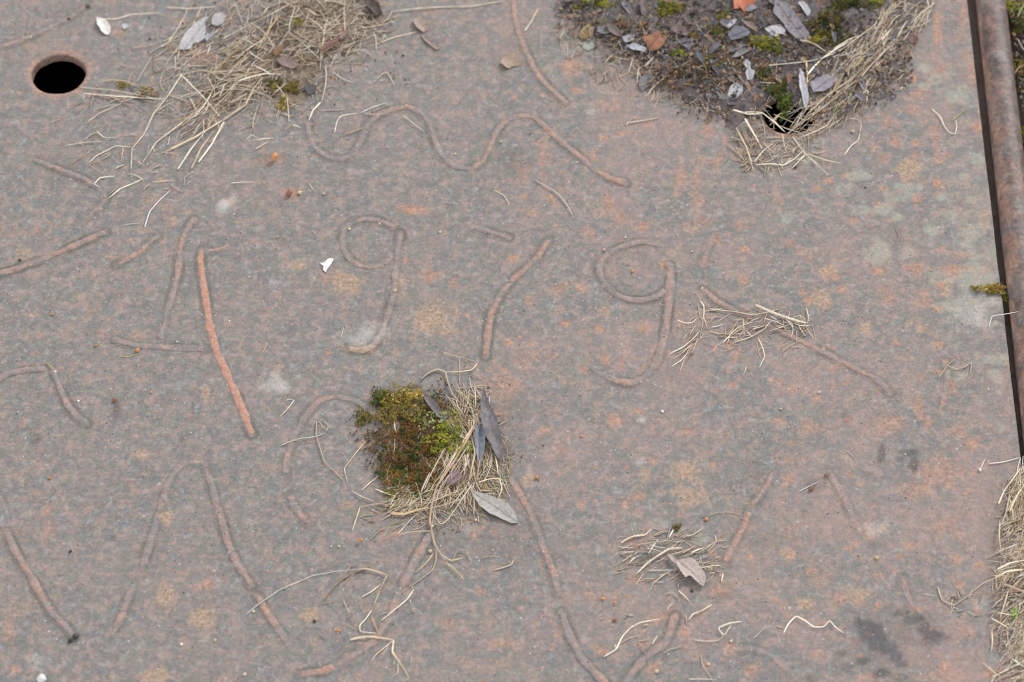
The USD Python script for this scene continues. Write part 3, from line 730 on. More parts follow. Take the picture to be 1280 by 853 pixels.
def stem_mesh(pts, w, seed, kink=1, extra=0.0, free=False, ends=0.0):
    """pts: pixels (x, y) or (x, y, height mm); w: width in pixels."""
    g = np.random.default_rng(seed)
    q = []
    for i, p in enumerate(pts):
        h = p[2] if len(p) > 2 else (lift_at(p[0], p[1]) * g.uniform(.55, 1.05) + extra + w * .22 + g.uniform(.15, .9 if 0 < i < len(pts) - 1 else .35))
        q.append(at(p[0], p[1], h * MM))
    q = path3(q, 1.3 * MM, kink)
    n = len(q)
    arc = np.arange(n) * 1.3 * MM
    wob = np.array([[noise(np.array([a / (8 * MM), seed * .37, c])) - .5 for c in (1.5, 5.5)] for a in arc])
    t = np.gradient(q, axis=0); t /= np.linalg.norm(t, axis=1, keepdims=True) + 1e-9
    q[:, :2] += np.stack([t[:, 1], -t[:, 0]], 1) * wob[:, :1] * (.55 * MM if w < 3 else .3 * MM)
    s = np.linspace(0, 1, n)
    r = w * (.31 if w < 3.3 else .36) * PX * (0.55 + .75 * np.array([noise(np.array([a / (6 * MM), seed * .91, 3.5])) for a in arc])) * (1 - .45 * s ** 2) * np.clip(np.minimum(s, 1 - s) * n / 2.2 + .35, 0, 1)
    flat = 0.45 if w < 3 else 0.28
    return tube(q, r, 6 if w < 3.2 else 8, flat, g.uniform(-.5, .5) + (wob[:, 1] * 2.0 if w >= 3 else 0))


def stem_tint(v, col, seed):
    c = np.asarray(col) * (0.84 + .34 * np.random.default_rng(seed).random())
    f = fbm(np.asarray(v) / (5 * MM) + seed * 1.7, 2, 5)[:, None]
    return np.clip(c * (0.70 + .62 * f), 0, .85)


nstem = [0]
HW = {'p': 'pale', 'b': 'buff', 'n': 'brown', 'w': 'white', 'g': 'grey', 'o': 'ochre', 'k': 'pinkish', 'd': 'dark', 'y': 'greenish'}
PLACE = {'A': ((130, 470), (0, 215), 'the heap beside the open hole', 'straw'), 'B': ((740, 1170), (0, 220), 'the bundle over the covered hole', 'straw'), 'C': ((440, 640), (440, 725), 'the tangle round the centre moss', 'straw'), 'D': ((835, 1012), (376, 470), 'the tangle right of the second 9', 'rootlet'),
         'E': ((770, 930), (640, 755), 'the scatter round the pinkish leaf', 'straw'), 'F': ((350, 515), (525, 858), 'the roots below the centre moss', 'rootlet'), 'G': ((1195, 1285), (580, 850), 'the heap at the right edge', 'straw'), 'H': ((82, 246), (164, 290), 'the scatter under the straw heap', 'straw')}


def heap_label(key, pts, w, c):
    """How this straw looks and where in its heap it lies."""
    q = np.array([p[:2] for p in pts], float)
    (x0, x1), (y0, y1), where, what = PLACE[key]
    m = q.mean(0)
    fx, fy = (m[0] - x0) / (x1 - x0), (m[1] - y0) / (y1 - y0)
    row = 'top' if fy < .2 else 'upper' if fy < .4 else 'middle' if fy < .6 else 'lower' if fy < .8 else 'bottom'
    col = 'far left' if fx < .2 else 'left' if fx < .4 else 'centre' if fx < .6 else 'right' if fx < .8 else 'far right'
    d = q[-1] - q[0]
    a = math.degrees(math.atan2(-d[1], d[0])) % 180
    way = 'level' if a < 15 or a > 165 else 'rising' if a < 65 else 'upright' if a < 115 else 'falling'
    ln = np.linalg.norm(np.diff(q, axis=0), axis=1).sum()
    bend = ln / (np.linalg.norm(d) + 1e-6)
    size = 'long' if ln > 60 else 'short' if ln < 24 else 'midsize'
    fat = 'thick' if w > 3.3 else 'thin' if w < 2.2 else 'plain'
    size = '' if bend > 1.12 else size + ' '
    return f"{size}{fat} {HW[c]} {'bent ' if bend > 1.12 else ''}{what}, {way}, {row} {col} of {where}"




def stem(pts, w, col, label, group=None, name='dry_grass_stem', cat='grass stem', **kw):
    nstem[0] += 1
    v, f = stem_mesh(pts, w, nstem[0], **kw)
    o = obj(name, (v, f), 'straw', None, True, stem_tint(v, COL[col], nstem[0]), origin=v[len(v) // 2] * [1, 1, 0])
    return tag(o, label, cat, group)


LONE = [
    ('pale curved grass stem lying alone above the second welded figure 9', 2.6, 'p', [(669, 225), (690, 237), (702, 247), (710, 258), (717, 272)]),
    ('short bent tan stem left of the pale curved stem, under the wavy weld', 2.0, 'b', [(618, 238), (630, 244), (634, 250), (636, 257)]),
    ('short brown twig left of the first welded 9, above the white flake', 2.2, 'p', [(386, 229), (390, 235), (393, 238)]),
    ('pinkish straw scrap right of the rusty welded figure 1', 3.0, 'k', [(335, 428), (329, 440), (322, 453)]),
    ('tiny green stem just left of the welded figure 1', 1.8, 'y', [(152, 446), (163, 446), (175, 441)]),
    ('stubby yellow-green stem at the bend of the hooked weld at the left edge', 4.0, 'y', [(57, 453), (62, 457), (67, 462)]),
    ('bright white straight stem at the lower right, above the orange weld', 2.6, 'w', [(998, 615), (1010, 609), (1024, 602)]),
    ('long white hair-thin stem sweeping across the lower left weld', 2.0, 'w', [(307, 769), (320, 758), (350, 737), (390, 720), (420, 714), (448, 712)]),
    ('pale zigzag rootlet right of the bottom rust, left of the black paint chips', 2.8, 'p', [(979, 792), (985, 781), (995, 770), (1007, 776), (1017, 784), (1030, 784), (1037, 775), (1045, 785), (1054, 791)]),
    ('tiny pale stem at the left end of the zigzag rootlet', 2.0, 'p', [(970, 782), (979, 785)]),
    ('forked yellowish rootlet arm reaching left from the right-hand straw heap', 3.0, 'b', [(1172, 733), (1177, 750), (1192, 757), (1210, 745), (1230, 728), (1252, 720)]),
    ('short branch hanging below the forked rootlet near the right-hand straw heap', 2.2, 'b', [(1193, 757), (1186, 771)]),
    ('pale straight stem left of the forked rootlet at the lower right', 1.6, 'p', [(1153, 743), (1170, 745)]),
    ('pale hooked stem with a green tip beside the upper gap', 2.6, 'p', [(1164, 136), (1175, 145), (1180, 158), (1187, 166), (1194, 168), (1196, 160), (1195, 150)]),
    ('yellow-green tip broken off at the pale hooked stem', 2.8, 'y', [(1191, 151), (1197, 145), (1207, 138)]),
    ('thin brown curved stem on the lichen between upper holes and the pipe', 2.0, 'n', [(1119, 283), (1124, 296), (1118, 310)]),
    ('white stem spanning the dark gap to the pipe', 2.4, 'w', [(1236, 408, .6), (1240, 395, 1.2), (1256, 393, 3.0), (1280, 388, 6.2)]),
    ('white stem pointing at the lower end of the dark gap', 2.6, 'w', [(1237, 580), (1257, 577), (1275, 572)]),
    ('short pale stem with a knob left of the lower end of the gap', 2.4, 'p', [(1226, 586), (1229, 579), (1232, 572)]),
    ('tan straw bent in a ring, leftmost bit right of the angle weld', 2.4, 'p', [(1174, 472), (1182, 460), (1192, 449)]),
    ('brown root strand right of the bent ring straw', 2.6, 'b', [(1183, 457), (1194, 461), (1206, 459), (1216, 451)]),
    ('short pale upright scrap at the right end of the brown strand', 2.2, 'p', [(1214, 452), (1214, 462), (1212, 468)]),
    ('short tan stem above the dark blue smudge at right', 2.0, 'b', [(1057, 563), (1064, 568), (1071, 576)]),
    ('pale straw leaning into the top weld', 3.4, 'p', [(656, 39), (664, 27), (673, 10)]),
    ('brown twig poking left out of the dark litter', 3.0, 'n', [(753, 75), (768, 71), (783, 61)]),
    ('long pale straw lying below the dark litter, left of the covered hole', 2.8, 'p', [(783, 158), (784, 153), (796, 152), (826, 147)]),
    ('short straw end above the long pale straw below the litter', 2.2, 'b', [(782, 155), (788, 150), (796, 146)]),
    ('bent white straw below the silvery leaf flake', 2.6, 'p', [(791, 72), (788, 84), (784, 93), (772, 96)]),
    ('upright white straw right of the bent one below the litter', 2.6, 'w', [(799, 81), (797, 94), (796, 106)]),
    ('thick pale straw stub at the lower rim of the litter', 3.4, 'p', [(806, 84), (812, 77), (818, 71)]),
    ('pale broken straw over the violet leaf rim', 2.8, 'p', [(808, 121), (814, 112), (821, 105), (832, 96)]),
    ('grey-brown twig hanging off the litter above the long pale straw', 2.2, 'g', [(818, 134), (824, 122), (832, 113)]),
    ('white stem laid flat under the first wavy weld hump', 2.0, 'w', [(453, 140), (466, 134), (484, 128)]),
    ('tan stem parallel under the white one at the wavy weld', 2.0, 'b', [(453, 140), (460, 143), (484, 143)]),
    ('slanted pale stem crossing the top of the wavy weld', 2.4, 'p', [(503, 144), (516, 154), (530, 164)]),
    ('short fat brown straw piece inside the wavy weld', 4.0, 'n', [(430, 168), (443, 164), (456, 159)]),
    ('thin bent stem left of the short fat brown straw', 1.8, 'p', [(418, 166), (421, 152), (426, 145), (448, 141)]),
    ('long dry stem along the upper edge of the picture', 3.6, 'p', [(488, 15), (520, 11), (550, 9), (590, 8), (630, 1)]),
    ('short dry stem under the long upper-edge stem', 3.0, 'b', [(476, 53), (492, 47), (521, 40)]),
    ('bent thin stem right of the straw heap, above the wavy weld', 2.0, 'b', [(466, 104), (478, 92), (484, 90), (494, 108)]),
    ('curved pale stem near the bottom, right of the bracket weld', 3.0, 'p', [(755, 821), (770, 812), (778, 796), (788, 785), (800, 778), (825, 774)]),
    ('short branch of the curved pale stem near the bottom', 2.2, 'b', [(775, 805), (785, 798), (800, 794)]),
    ('thin brown stem below the curved pale stem', 2.2, 'n', [(798, 803), (806, 815), (812, 832)]),
    ('thick bent straw scrap right of the bottom rust patch', 3.6, 'p', [(861, 775), (866, 767), (876, 764), (890, 756)]),
    ('pale folded rootlet at the bottom, right of the bent straw scrap', 2.8, 'p', [(928, 777), (912, 779), (897, 785), (905, 795), (914, 781)]),
    ('pale flat stem under the folded rootlet', 2.2, 'p', [(868, 800), (884, 802), (898, 801), (905, 795)]),
    ('thin stem running down to the bottom edge beside a tan grain', 1.8, 'b', [(876, 818), (878, 832), (885, 842), (894, 856)]),
    ('flat white stem at the bottom edge', 2.2, 'p', [(861, 849), (880, 849), (897, 850)]),
    ('small root fork above the bracket weld end', 2.2, 'b', [(829, 818), (836, 812), (848, 810), (853, 806)]),
    ('tiny stem pair at the right of the folded rootlet', 1.8, 'p', [(942, 798), (950, 791), (958, 782)]),
    ('short pale stem between the ring weld and the welded figure 1', 2.8, 'p', [(368, 500), (360, 511), (349, 522)]),
    ('thin stem end hooked on the short stem beside the ring weld', 1.8, 'p', [(357, 501), (362, 499), (367, 500)]),
    ('slender stem under the first figure 9, left of the centre moss', 1.6, 'w', [(430, 408), (427, 418), (425, 424)]),
    ('white stem bit at the left of the long thin stem on grey steel', 1.8, 'w', [(288, 229), (302, 228), (320, 228)]),
    ('faint pale stem stretched over the upper grey steel left of the wavy weld', 1.8, 'p', [(400, 138), (415, 138), (432, 137)]),
    ('pale loose stem below the seed head right of the centre heap', 2.8, 'b', [(616, 713), (628, 710), (640, 706), (642, 699)]),
    ('thin stem right of the seed head below the pale leaf', 1.4, 'b', [(601, 698), (612, 695), (626, 697)]),
]
for lb, w, c, pts in LONE:
    stem(pts, w, c, lb)

HEAPS = {
    'A': ('pale dry straw in the tangled heap beside the open round hole', 'straw of the heap beside the open hole'),
    'B': ('dry straw in the long bundle swept over the partly covered hole', 'straw of the bundle over the covered hole'),
    'C': ('dry straw caught round the moss cushion in the middle of the plate', 'straw round the centre moss cushion'),
    'D': ('thin pale rootlet in the tangle right of the second welded 9', 'rootlets right of the second welded 9'),
    'E': ('pale straw strewn around the pinkish torn leaf', 'straw strewn round the pinkish leaf'),
    'F': ('brown rootlet trailing below the centre heap towards the bottom edge', 'rootlets below the centre heap'),
    'G': ('buff straw in the heap at the right edge below the gap', 'straw of the heap at the right edge'),
    'H': ('pale straw bit strewn on grey steel below the open hole heap', 'straw bits below the open hole heap')}
DRAWN = {
    'A': [(3.2, 'p', [(228, 92), (210, 120), (192, 142), (180, 168), (165, 186), (164, 212)]), (2.8, 'p', [(225, 92), (250, 117), (275, 146)]), (2.5, 'b', [(220, 161), (237, 144), (245, 141), (267, 140)]), (2.4, 'b', [(237, 122), (242, 131), (247, 141)]),
          (2.2, 'p', [(229, 123), (238, 120), (249, 117)]), (4.0, 'b', [(212, 187), (243, 172), (261, 161), (279, 150)]), (4.6, 'p', [(222, 212), (239, 186), (258, 163)]), (4.6, 'b', [(239, 211), (251, 186), (268, 163)]), (3.4, 'p', [(248, 203), (265, 180), (280, 152)]),
          (4.0, 'b', [(279, 150), (307, 131), (317, 111), (329, 96)]), (4.2, 'p', [(288, 129), (300, 122), (309, 117)]), (2.6, 'p', [(298, 101), (315, 96), (332, 92), (353, 93)]), (2.6, 'p', [(342, 117), (350, 111), (358, 104)]), (2.2, 'p', [(343, 103), (350, 112), (357, 121)]),
          (2.0, 'b', [(359, 122), (360, 138), (361, 153)]), (2.0, 'b', [(356, 163), (362, 158), (369, 151)]), (2.6, 'p', [(365, 156), (371, 158), (376, 160)]), (3.0, 'p', [(407, 81), (408, 93), (407, 107), (402, 128)]), (3.2, 'p', [(401, 128), (391, 138), (386, 151)]), (2.2, 'b', [(378, 140), (386, 131), (398, 124)]),
          (1.8, 'p', [(307, 176), (315, 168), (321, 173)]), (2.0, 'p', [(321, 175), (333, 173), (343, 173)]), (2.0, 'b', [(319, 187), (328, 181), (336, 177)]), (2.4, 'p', [(100, 109), (140, 113), (170, 118), (195, 124)]), (2.2, 'p', [(105, 117), (150, 121), (205, 124)]), (2.4, 'b', [(125, 102), (140, 100), (155, 101), (172, 108)]),
          (2.6, 'b', [(171, 103), (178, 90), (190, 70)]), (2.2, 'p', [(110, 152), (125, 141), (150, 130), (157, 123)]), (2.0, 'b', [(122, 136), (138, 131), (152, 131)]), (3.4, 'p', [(178, 204), (186, 192), (195, 178), (215, 163), (240, 144)]), (2.2, 'b', [(172, 201), (178, 206), (182, 208)]),
          (2.2, 'p', [(125, 24), (145, 24), (165, 18), (200, 16)]), (2.4, 'b', [(165, 60), (185, 57), (205, 51)]), (2.6, 'p', [(211, 52), (221, 38), (230, 22), (235, 11)]), (2.8, 'p', [(207, 9), (235, 11), (252, 10), (271, 8)]), (4.0, 'p', [(279, 48), (300, 37), (322, 26), (348, 13), (372, 0)]),
          (2.2, 'p', [(219, 70), (219, 80), (219, 88)]), (2.6, 'b', [(186, 67), (204, 56), (226, 44), (252, 16)]), (2.0, 'p', [(200, 59), (212, 53), (228, 48)]), (3.2, 'k', [(400, 67), (412, 60), (425, 52)]), (2.8, 'b', [(262, 178), (275, 165), (282, 152)]), (2.0, 'w', [(376, 64), (386, 59), (393, 56)]), (2.4, 'w', [(442, 62), (458, 64), (465, 70)])],
    'H': [(2.2, 'p', [(82, 182), (105, 178), (128, 177)]), (2.4, 'p', [(105, 175), (114, 168), (121, 165)]), (2.6, 'p', [(121, 164), (130, 172), (149, 172), (149, 169)]), (2.6, 'p', [(111, 204), (120, 195), (145, 182), (165, 184)]), (2.0, 'p', [(108, 193), (113, 188), (118, 185)]), (2.6, 'p', [(118, 230), (125, 222), (144, 220)]),
          (3.0, 'p', [(136, 248), (150, 236), (165, 230), (178, 224)]), (2.6, 'p', [(180, 225), (170, 219), (160, 217)]), (2.2, 'b', [(190, 228), (200, 227), (214, 226)]), (2.8, 'w', [(181, 284), (187, 265), (199, 251), (213, 238)]), (2.0, 'p', [(213, 231), (220, 235), (228, 240)]), (1.8, 'w', [(154, 282), (163, 280), (176, 279)]),
          (2.2, 'p', [(230, 232), (231, 221), (238, 216), (246, 215)]), (2.0, 'p', [(231, 232), (236, 229), (240, 225)]), (1.6, 'w', [(208, 250), (213, 250), (218, 251)]), (2.2, 'b', [(135, 244), (143, 238), (149, 231)])],
    'B': [(3.2, 'p', [(960, 82), (1000, 78), (1014, 76), (1028, 73), (1052, 62), (1075, 45), (1094, 31), (1108, 5)]), (3.4, 'p', [(1009, 94), (1018, 83), (1028, 73), (1044, 62), (1061, 52)]), (2.8, 'p', [(1042, 61), (1062, 49), (1077, 44)]), (3.4, 'o', [(1008, 77), (1009, 92), (1009, 111)]), (3.0, 'b', [(1000, 50), (1010, 52), (1020, 56), (1034, 66)]),
          (5.0, 'b', [(1077, 96), (1088, 82), (1100, 70), (1113, 57)]), (4.4, 'p', [(1102, 50), (1110, 41), (1122, 27)]), (3.2, 'p', [(1141, 31), (1146, 22), (1152, 16), (1169, 3)]), (3.2, 'b', [(1139, 38), (1153, 27), (1166, 12)]), (2.8, 'p', [(1109, 1), (1122, 6), (1137, 10)]), (3.0, 'b', [(1131, 6), (1127, 24), (1120, 45)]),
          (5.4, 'p', [(926, 141), (940, 140), (953, 141), (967, 152), (981, 165)]), (3.4, 'b', [(953, 134), (967, 150), (982, 166)]), (4.4, 'p', [(915, 137), (935, 143), (953, 142)]), (4.4, 'b', [(967, 143), (981, 149), (993, 154)]), (3.4, 'b', [(983, 168), (1009, 149), (1033, 132), (1072, 99)]), (1.8, 'w', [(995, 157), (1000, 146), (1003, 140)]), (2.2, 'p', [(1003, 171), (1018, 165), (1034, 157), (1041, 147)]),
          (3.4, 'p', [(931, 148), (938, 160), (945, 172), (953, 186)]), (2.0, 'p', [(933, 177), (942, 174), (956, 166)]), (3.4, 'b', [(920, 160), (933, 184), (938, 199), (942, 214)]), (2.4, 'p', [(943, 202), (955, 188), (967, 179)]), (2.8, 'p', [(945, 206), (964, 205), (980, 207), (994, 198), (1005, 187)]), (3.2, 'p', [(991, 171), (1006, 192), (1020, 205), (1036, 219)]),
          (2.2, 'b', [(1001, 172), (1006, 184), (1004, 192)]), (2.8, 'b', [(1008, 192), (1034, 201), (1053, 205)]), (2.2, 'p', [(991, 210), (1000, 200), (1008, 193)]), (2.4, 'b', [(978, 168), (981, 184)]), (3.2, 'p', [(1062, 148), (1072, 149), (1077, 153), (1075, 167)]), (2.4, 'p', [(1055, 194), (1064, 182), (1073, 176), (1075, 167)]), (2.2, 'p', [(998, 200), (1004, 196), (1007, 190)]), (3.0, 'b', [(1035, 124), (1048, 104), (1063, 80)]),
          (2.6, 'p', [(996, 130), (1018, 118), (1040, 96), (1070, 62)]), (3.0, 'b', [(1003, 150), (1030, 133), (1060, 105), (1090, 72), (1118, 40)]), (3.0, 'b', [(1010, 142), (1036, 118), (1066, 98), (1085, 78)]), (2.6, 'p', [(1075, 120), (1085, 112), (1083, 128)]), (2.4, 'b', [(1066, 138), (1076, 122), (1084, 108)]), (2.4, 'p', [(948, 116), (958, 115), (972, 113)]), (2.0, 'p', [(950, 103), (964, 104), (978, 104)]), (3.0, 'n', [(915, 84), (924, 96), (934, 108), (944, 124)]), (2.4, 'p', [(1016, 120), (1024, 127), (1030, 133)])],
    'C': [(2.8, 'b', [(492, 519), (494, 540), (493, 562), (491, 575), (484, 590), (484, 604)]), (5.0, 'o', [(546, 508), (556, 523), (565, 535)]), (2.4, 'g', [(488, 487), (507, 489), (524, 493), (540, 503), (554, 528)]), (4.2, 'b', [(527, 474), (535, 466), (547, 461), (557, 465), (560, 478), (566, 494)]), (2.4, 'b', [(552, 440), (570, 445), (594, 452)]), (2.8, 'b', [(597, 454), (590, 463), (575, 465), (556, 465)]),
          (1.8, 'b', [(574, 447), (575, 464), (574, 481)]), (2.6, 'p', [(574, 494), (570, 504), (567, 515)]), (4.2, 'n', [(604, 504), (597, 528), (585, 548), (573, 568), (560, 588), (546, 608), (540, 630), (537, 650), (541, 668), (545, 684)]), (3.2, 'b', [(600, 512), (592, 532), (580, 550), (568, 570), (556, 590), (544, 612), (539, 634)]), (3.0, 'b', [(596, 520), (588, 540), (578, 556), (562, 578), (550, 594), (538, 612)]), (2.4, 'g', [(606, 512), (601, 530), (590, 550), (577, 570), (564, 590), (549, 612), (542, 640), (540, 660)]), (4.6, 'b', [(590, 546), (594, 565), (590, 585), (586, 602)]), (3.2, 'b', [(619, 570), (621, 580), (623, 594)]), (2.8, 'p', [(590, 606), (580, 620), (571, 634), (559, 651), (551, 656), (542, 644), (538, 630)]),
          (2.6, 'b', [(540, 664), (525, 664), (512, 665), (497, 669)]), (2.2, 'b', [(497, 668), (507, 657), (514, 649), (523, 641)]), (2.0, 'b', [(462, 675), (472, 666), (483, 658)]), (3.2, 'p', [(440, 614), (454, 622), (469, 627)]), (2.8, 'b', [(450, 634), (466, 631), (481, 629), (490, 623), (509, 604)]), (2.6, 'b', [(450, 634), (447, 644), (440, 664)]), (2.2, 'b', [(452, 613), (463, 603), (477, 592)]), (5.4, 'o', [(488, 642), (505, 643), (517, 639), (536, 634)]),
          (3.0, 'b', [(538, 661), (543, 680), (552, 694), (564, 701), (580, 697)]), (3.0, 'b', [(545, 686), (545, 700), (541, 713), (515, 732)]), (2.4, 'p', [(517, 737), (510, 748), (500, 757), (476, 776)]), (3.0, 'b', [(542, 692), (531, 706), (519, 716)]), (4.4, 'b', [(557, 703), (568, 712), (580, 724)]), (2.4, 'b', [(564, 704), (571, 689), (583, 687), (590, 703), (585, 708)]), (3.2, 'b', [(598, 603), (611, 599), (624, 598), (628, 611), (623, 623)]),
          (3.0, 'b', [(556, 560), (540, 590), (530, 612)]), (3.4, 'p', [(537, 592), (530, 606), (526, 616)]), (3.0, 'b', [(582, 622), (566, 628), (545, 634), (520, 640)]), (2.6, 'b', [(574, 614), (560, 618), (540, 628), (515, 633)]), (3.2, 'n', [(610, 520), (604, 545), (600, 575), (596, 600)]), (3.0, 'g', [(560, 530), (575, 545), (588, 552)]), (4.0, 'n', [(565, 500), (575, 520), (590, 540)])],
    'D': [(3.0, 'p', [(873, 382), (875, 395), (879, 401), (876, 417), (875, 425)]), (2.4, 'p', [(875, 376), (880, 382), (880, 393), (878, 404)]), (3.0, 'p', [(836, 443), (854, 434), (867, 423), (875, 414)]), (2.2, 'b', [(846, 400), (856, 404), (865, 404), (873, 396)]), (2.2, 'p', [(850, 464), (856, 447), (865, 428)]), (2.0, 'b', [(853, 442), (860, 434), (868, 430)]), (1.8, 'p', [(840, 458), (851, 451), (861, 440)]), (1.8, 'b', [(865, 404), (866, 418)]),
          (2.0, 'p', [(880, 397), (884, 409)]), (2.2, 'b', [(887, 414), (898, 417), (917, 418), (929, 417)]), (2.2, 'p', [(889, 409), (896, 408), (905, 405)]), (2.8, 'p', [(903, 429), (914, 417), (923, 409), (942, 402)]), (2.4, 'b', [(909, 430), (912, 420), (918, 408)]), (2.8, 'p', [(918, 428), (939, 421), (956, 411), (964, 400)]), (2.0, 'b', [(930, 426), (940, 420), (950, 415)]), (2.6, 'b', [(886, 386), (904, 388), (921, 390), (939, 394), (961, 390), (976, 386)]),
          (5.0, 'p', [(944, 381), (964, 390), (986, 398), (1008, 404)]), (2.6, 'b', [(962, 414), (976, 409), (993, 404)]), (2.0, 'p', [(948, 422), (954, 436), (956, 445), (949, 460)]), (2.2, 'b', [(990, 397), (1001, 394), (1007, 400), (1004, 412)]), (2.2, 'p', [(1008, 385), (1011, 398), (1008, 408)]), (2.0, 'b', [(984, 400), (992, 411)]), (2.0, 'p', [(932, 465), (933, 457), (929, 469)]), (2.4, 'g', [(955, 398), (970, 402), (980, 407)])],
    'E': [(3.6, 'p', [(776, 679), (783, 674), (793, 670), (806, 669), (815, 661)]), (3.2, 'w', [(836, 672), (839, 667), (842, 662)]), (2.6, 'p', [(774, 690), (783, 690), (793, 690)]), (2.2, 'b', [(777, 702), (784, 698), (790, 693)]), (2.2, 'p', [(787, 704), (791, 698), (794, 696)]), (2.6, 'b', [(793, 682), (809, 679), (825, 677), (841, 675)]), (2.4, 'p', [(812, 681), (822, 684), (832, 685)]), (2.4, 'b', [(808, 686), (818, 687), (827, 691)]),
          (4.2, 'p', [(853, 685), (836, 686), (822, 695), (809, 704), (795, 718)]), (3.2, 'p', [(839, 713), (826, 721), (817, 729), (811, 741)]), (2.2, 'p', [(811, 713), (822, 713), (835, 713)]), (2.2, 'b', [(803, 724), (811, 723), (818, 723)]), (2.4, 'p', [(857, 670), (866, 669), (873, 664), (880, 659)]), (3.0, 'p', [(864, 691), (873, 687), (880, 685)]), (2.8, 'p', [(873, 692), (885, 683), (894, 677), (910, 675)]), (2.6, 'b', [(882, 688), (890, 680), (895, 676)]),
          (2.6, 'p', [(873, 711), (885, 708), (892, 707), (902, 707)]), (3.2, 'p', [(902, 727), (903, 722), (904, 716)]), (2.2, 'b', [(884, 646), (894, 641), (912, 640), (930, 645)]), (2.2, 'b', [(830, 742), (842, 740), (850, 751)]), (2.0, 'p', [(848, 738), (856, 745), (863, 753)]), (2.4, 'b', [(836, 694), (848, 691), (862, 686)]), (2.2, 'p', [(850, 697), (862, 693), (870, 690)]), (2.0, 'b', [(893, 668), (896, 676), (890, 684), (884, 690)])],
    'F': [(4.2, 'b', [(447, 712), (458, 711), (470, 714), (484, 719)]), (3.6, 'n', [(464, 706), (452, 712), (440, 717), (428, 724), (420, 730), (412, 741), (405, 750)]), (2.2, 'b', [(404, 754), (413, 753), (422, 749)]), (4.0, 'b', [(484, 719), (478, 730), (474, 740), (465, 762)]), (2.6, 'p', [(453, 746), (464, 740), (475, 731)]), (2.8, 'p', [(465, 762), (457, 774), (449, 782), (450, 790), (470, 792)]), (4.2, 'n', [(464, 769), (469, 782), (475, 797)]), (4.2, 'b', [(437, 800), (450, 797), (462, 796), (478, 798), (492, 800)]),
          (2.6, 'b', [(492, 800), (480, 810), (470, 818), (463, 829)]), (3.6, 'b', [(492, 800), (490, 815), (498, 826), (505, 836), (511, 847)]), (2.4, 'p', [(497, 829), (498, 840), (490, 847)]), (2.4, 'b', [(512, 848), (505, 852), (502, 858)]), (2.0, 'n', [(433, 781), (442, 785), (450, 788)]), (2.4, 'n', [(430, 731), (437, 722), (447, 714)]), (1.8, 'b', [(515, 820), (513, 830)]),
          (2.6, 'p', [(351, 557), (363, 552), (375, 548), (395, 546), (407, 541)]), (2.8, 'b', [(396, 527), (395, 543), (402, 566), (406, 578), (420, 591), (430, 601)]), (2.6, 'b', [(460, 548), (445, 566), (430, 586), (435, 604)]), (1.8, 'b', [(398, 526), (404, 534), (411, 540)]), (2.0, 'b', [(404, 525), (411, 532), (407, 541)])],
    'G': [(3.6, 'p', [(1248, 630), (1256, 612), (1268, 596), (1276, 585)]), (3.2, 'p', [(1252, 655), (1258, 640), (1262, 618)]), (3.4, 'b', [(1262, 640), (1270, 622), (1281, 605)]), (2.6, 'p', [(1244, 692), (1258, 686), (1272, 680)]), (3.2, 'p', [(1246, 712), (1262, 704), (1283, 700)]), (3.4, 'b', [(1244, 722), (1260, 714), (1280, 712)]), (2.8, 'w', [(1240, 760), (1247, 752), (1254, 748)]), (3.2, 'b', [(1260, 740), (1256, 755), (1250, 772)]),
          (3.0, 'b', [(1238, 772), (1252, 780), (1262, 786)]), (3.2, 'b', [(1240, 790), (1241, 803), (1239, 815)]), (2.8, 'n', [(1252, 788), (1251, 802), (1253, 816)]), (2.8, 'b', [(1228, 828), (1240, 838), (1250, 846)]), (2.6, 'p', [(1240, 846), (1258, 838), (1284, 824)]), (3.0, 'b', [(1250, 652), (1249, 670), (1251, 688)]), (3.6, 'b', [(1255, 730), (1270, 736), (1285, 742)]), (2.6, 'p', [(1246, 766), (1258, 768), (1268, 770)]), (2.2, 'b', [(1210, 764), (1218, 770), (1228, 768)])],
}
for key, lst in DRAWN.items():
    for w, c, pts in lst:
        stem(pts, w, c, heap_label(key, pts, w, c), HEAPS[key][1], extra=.35 if key in 'ABCG' else 0)

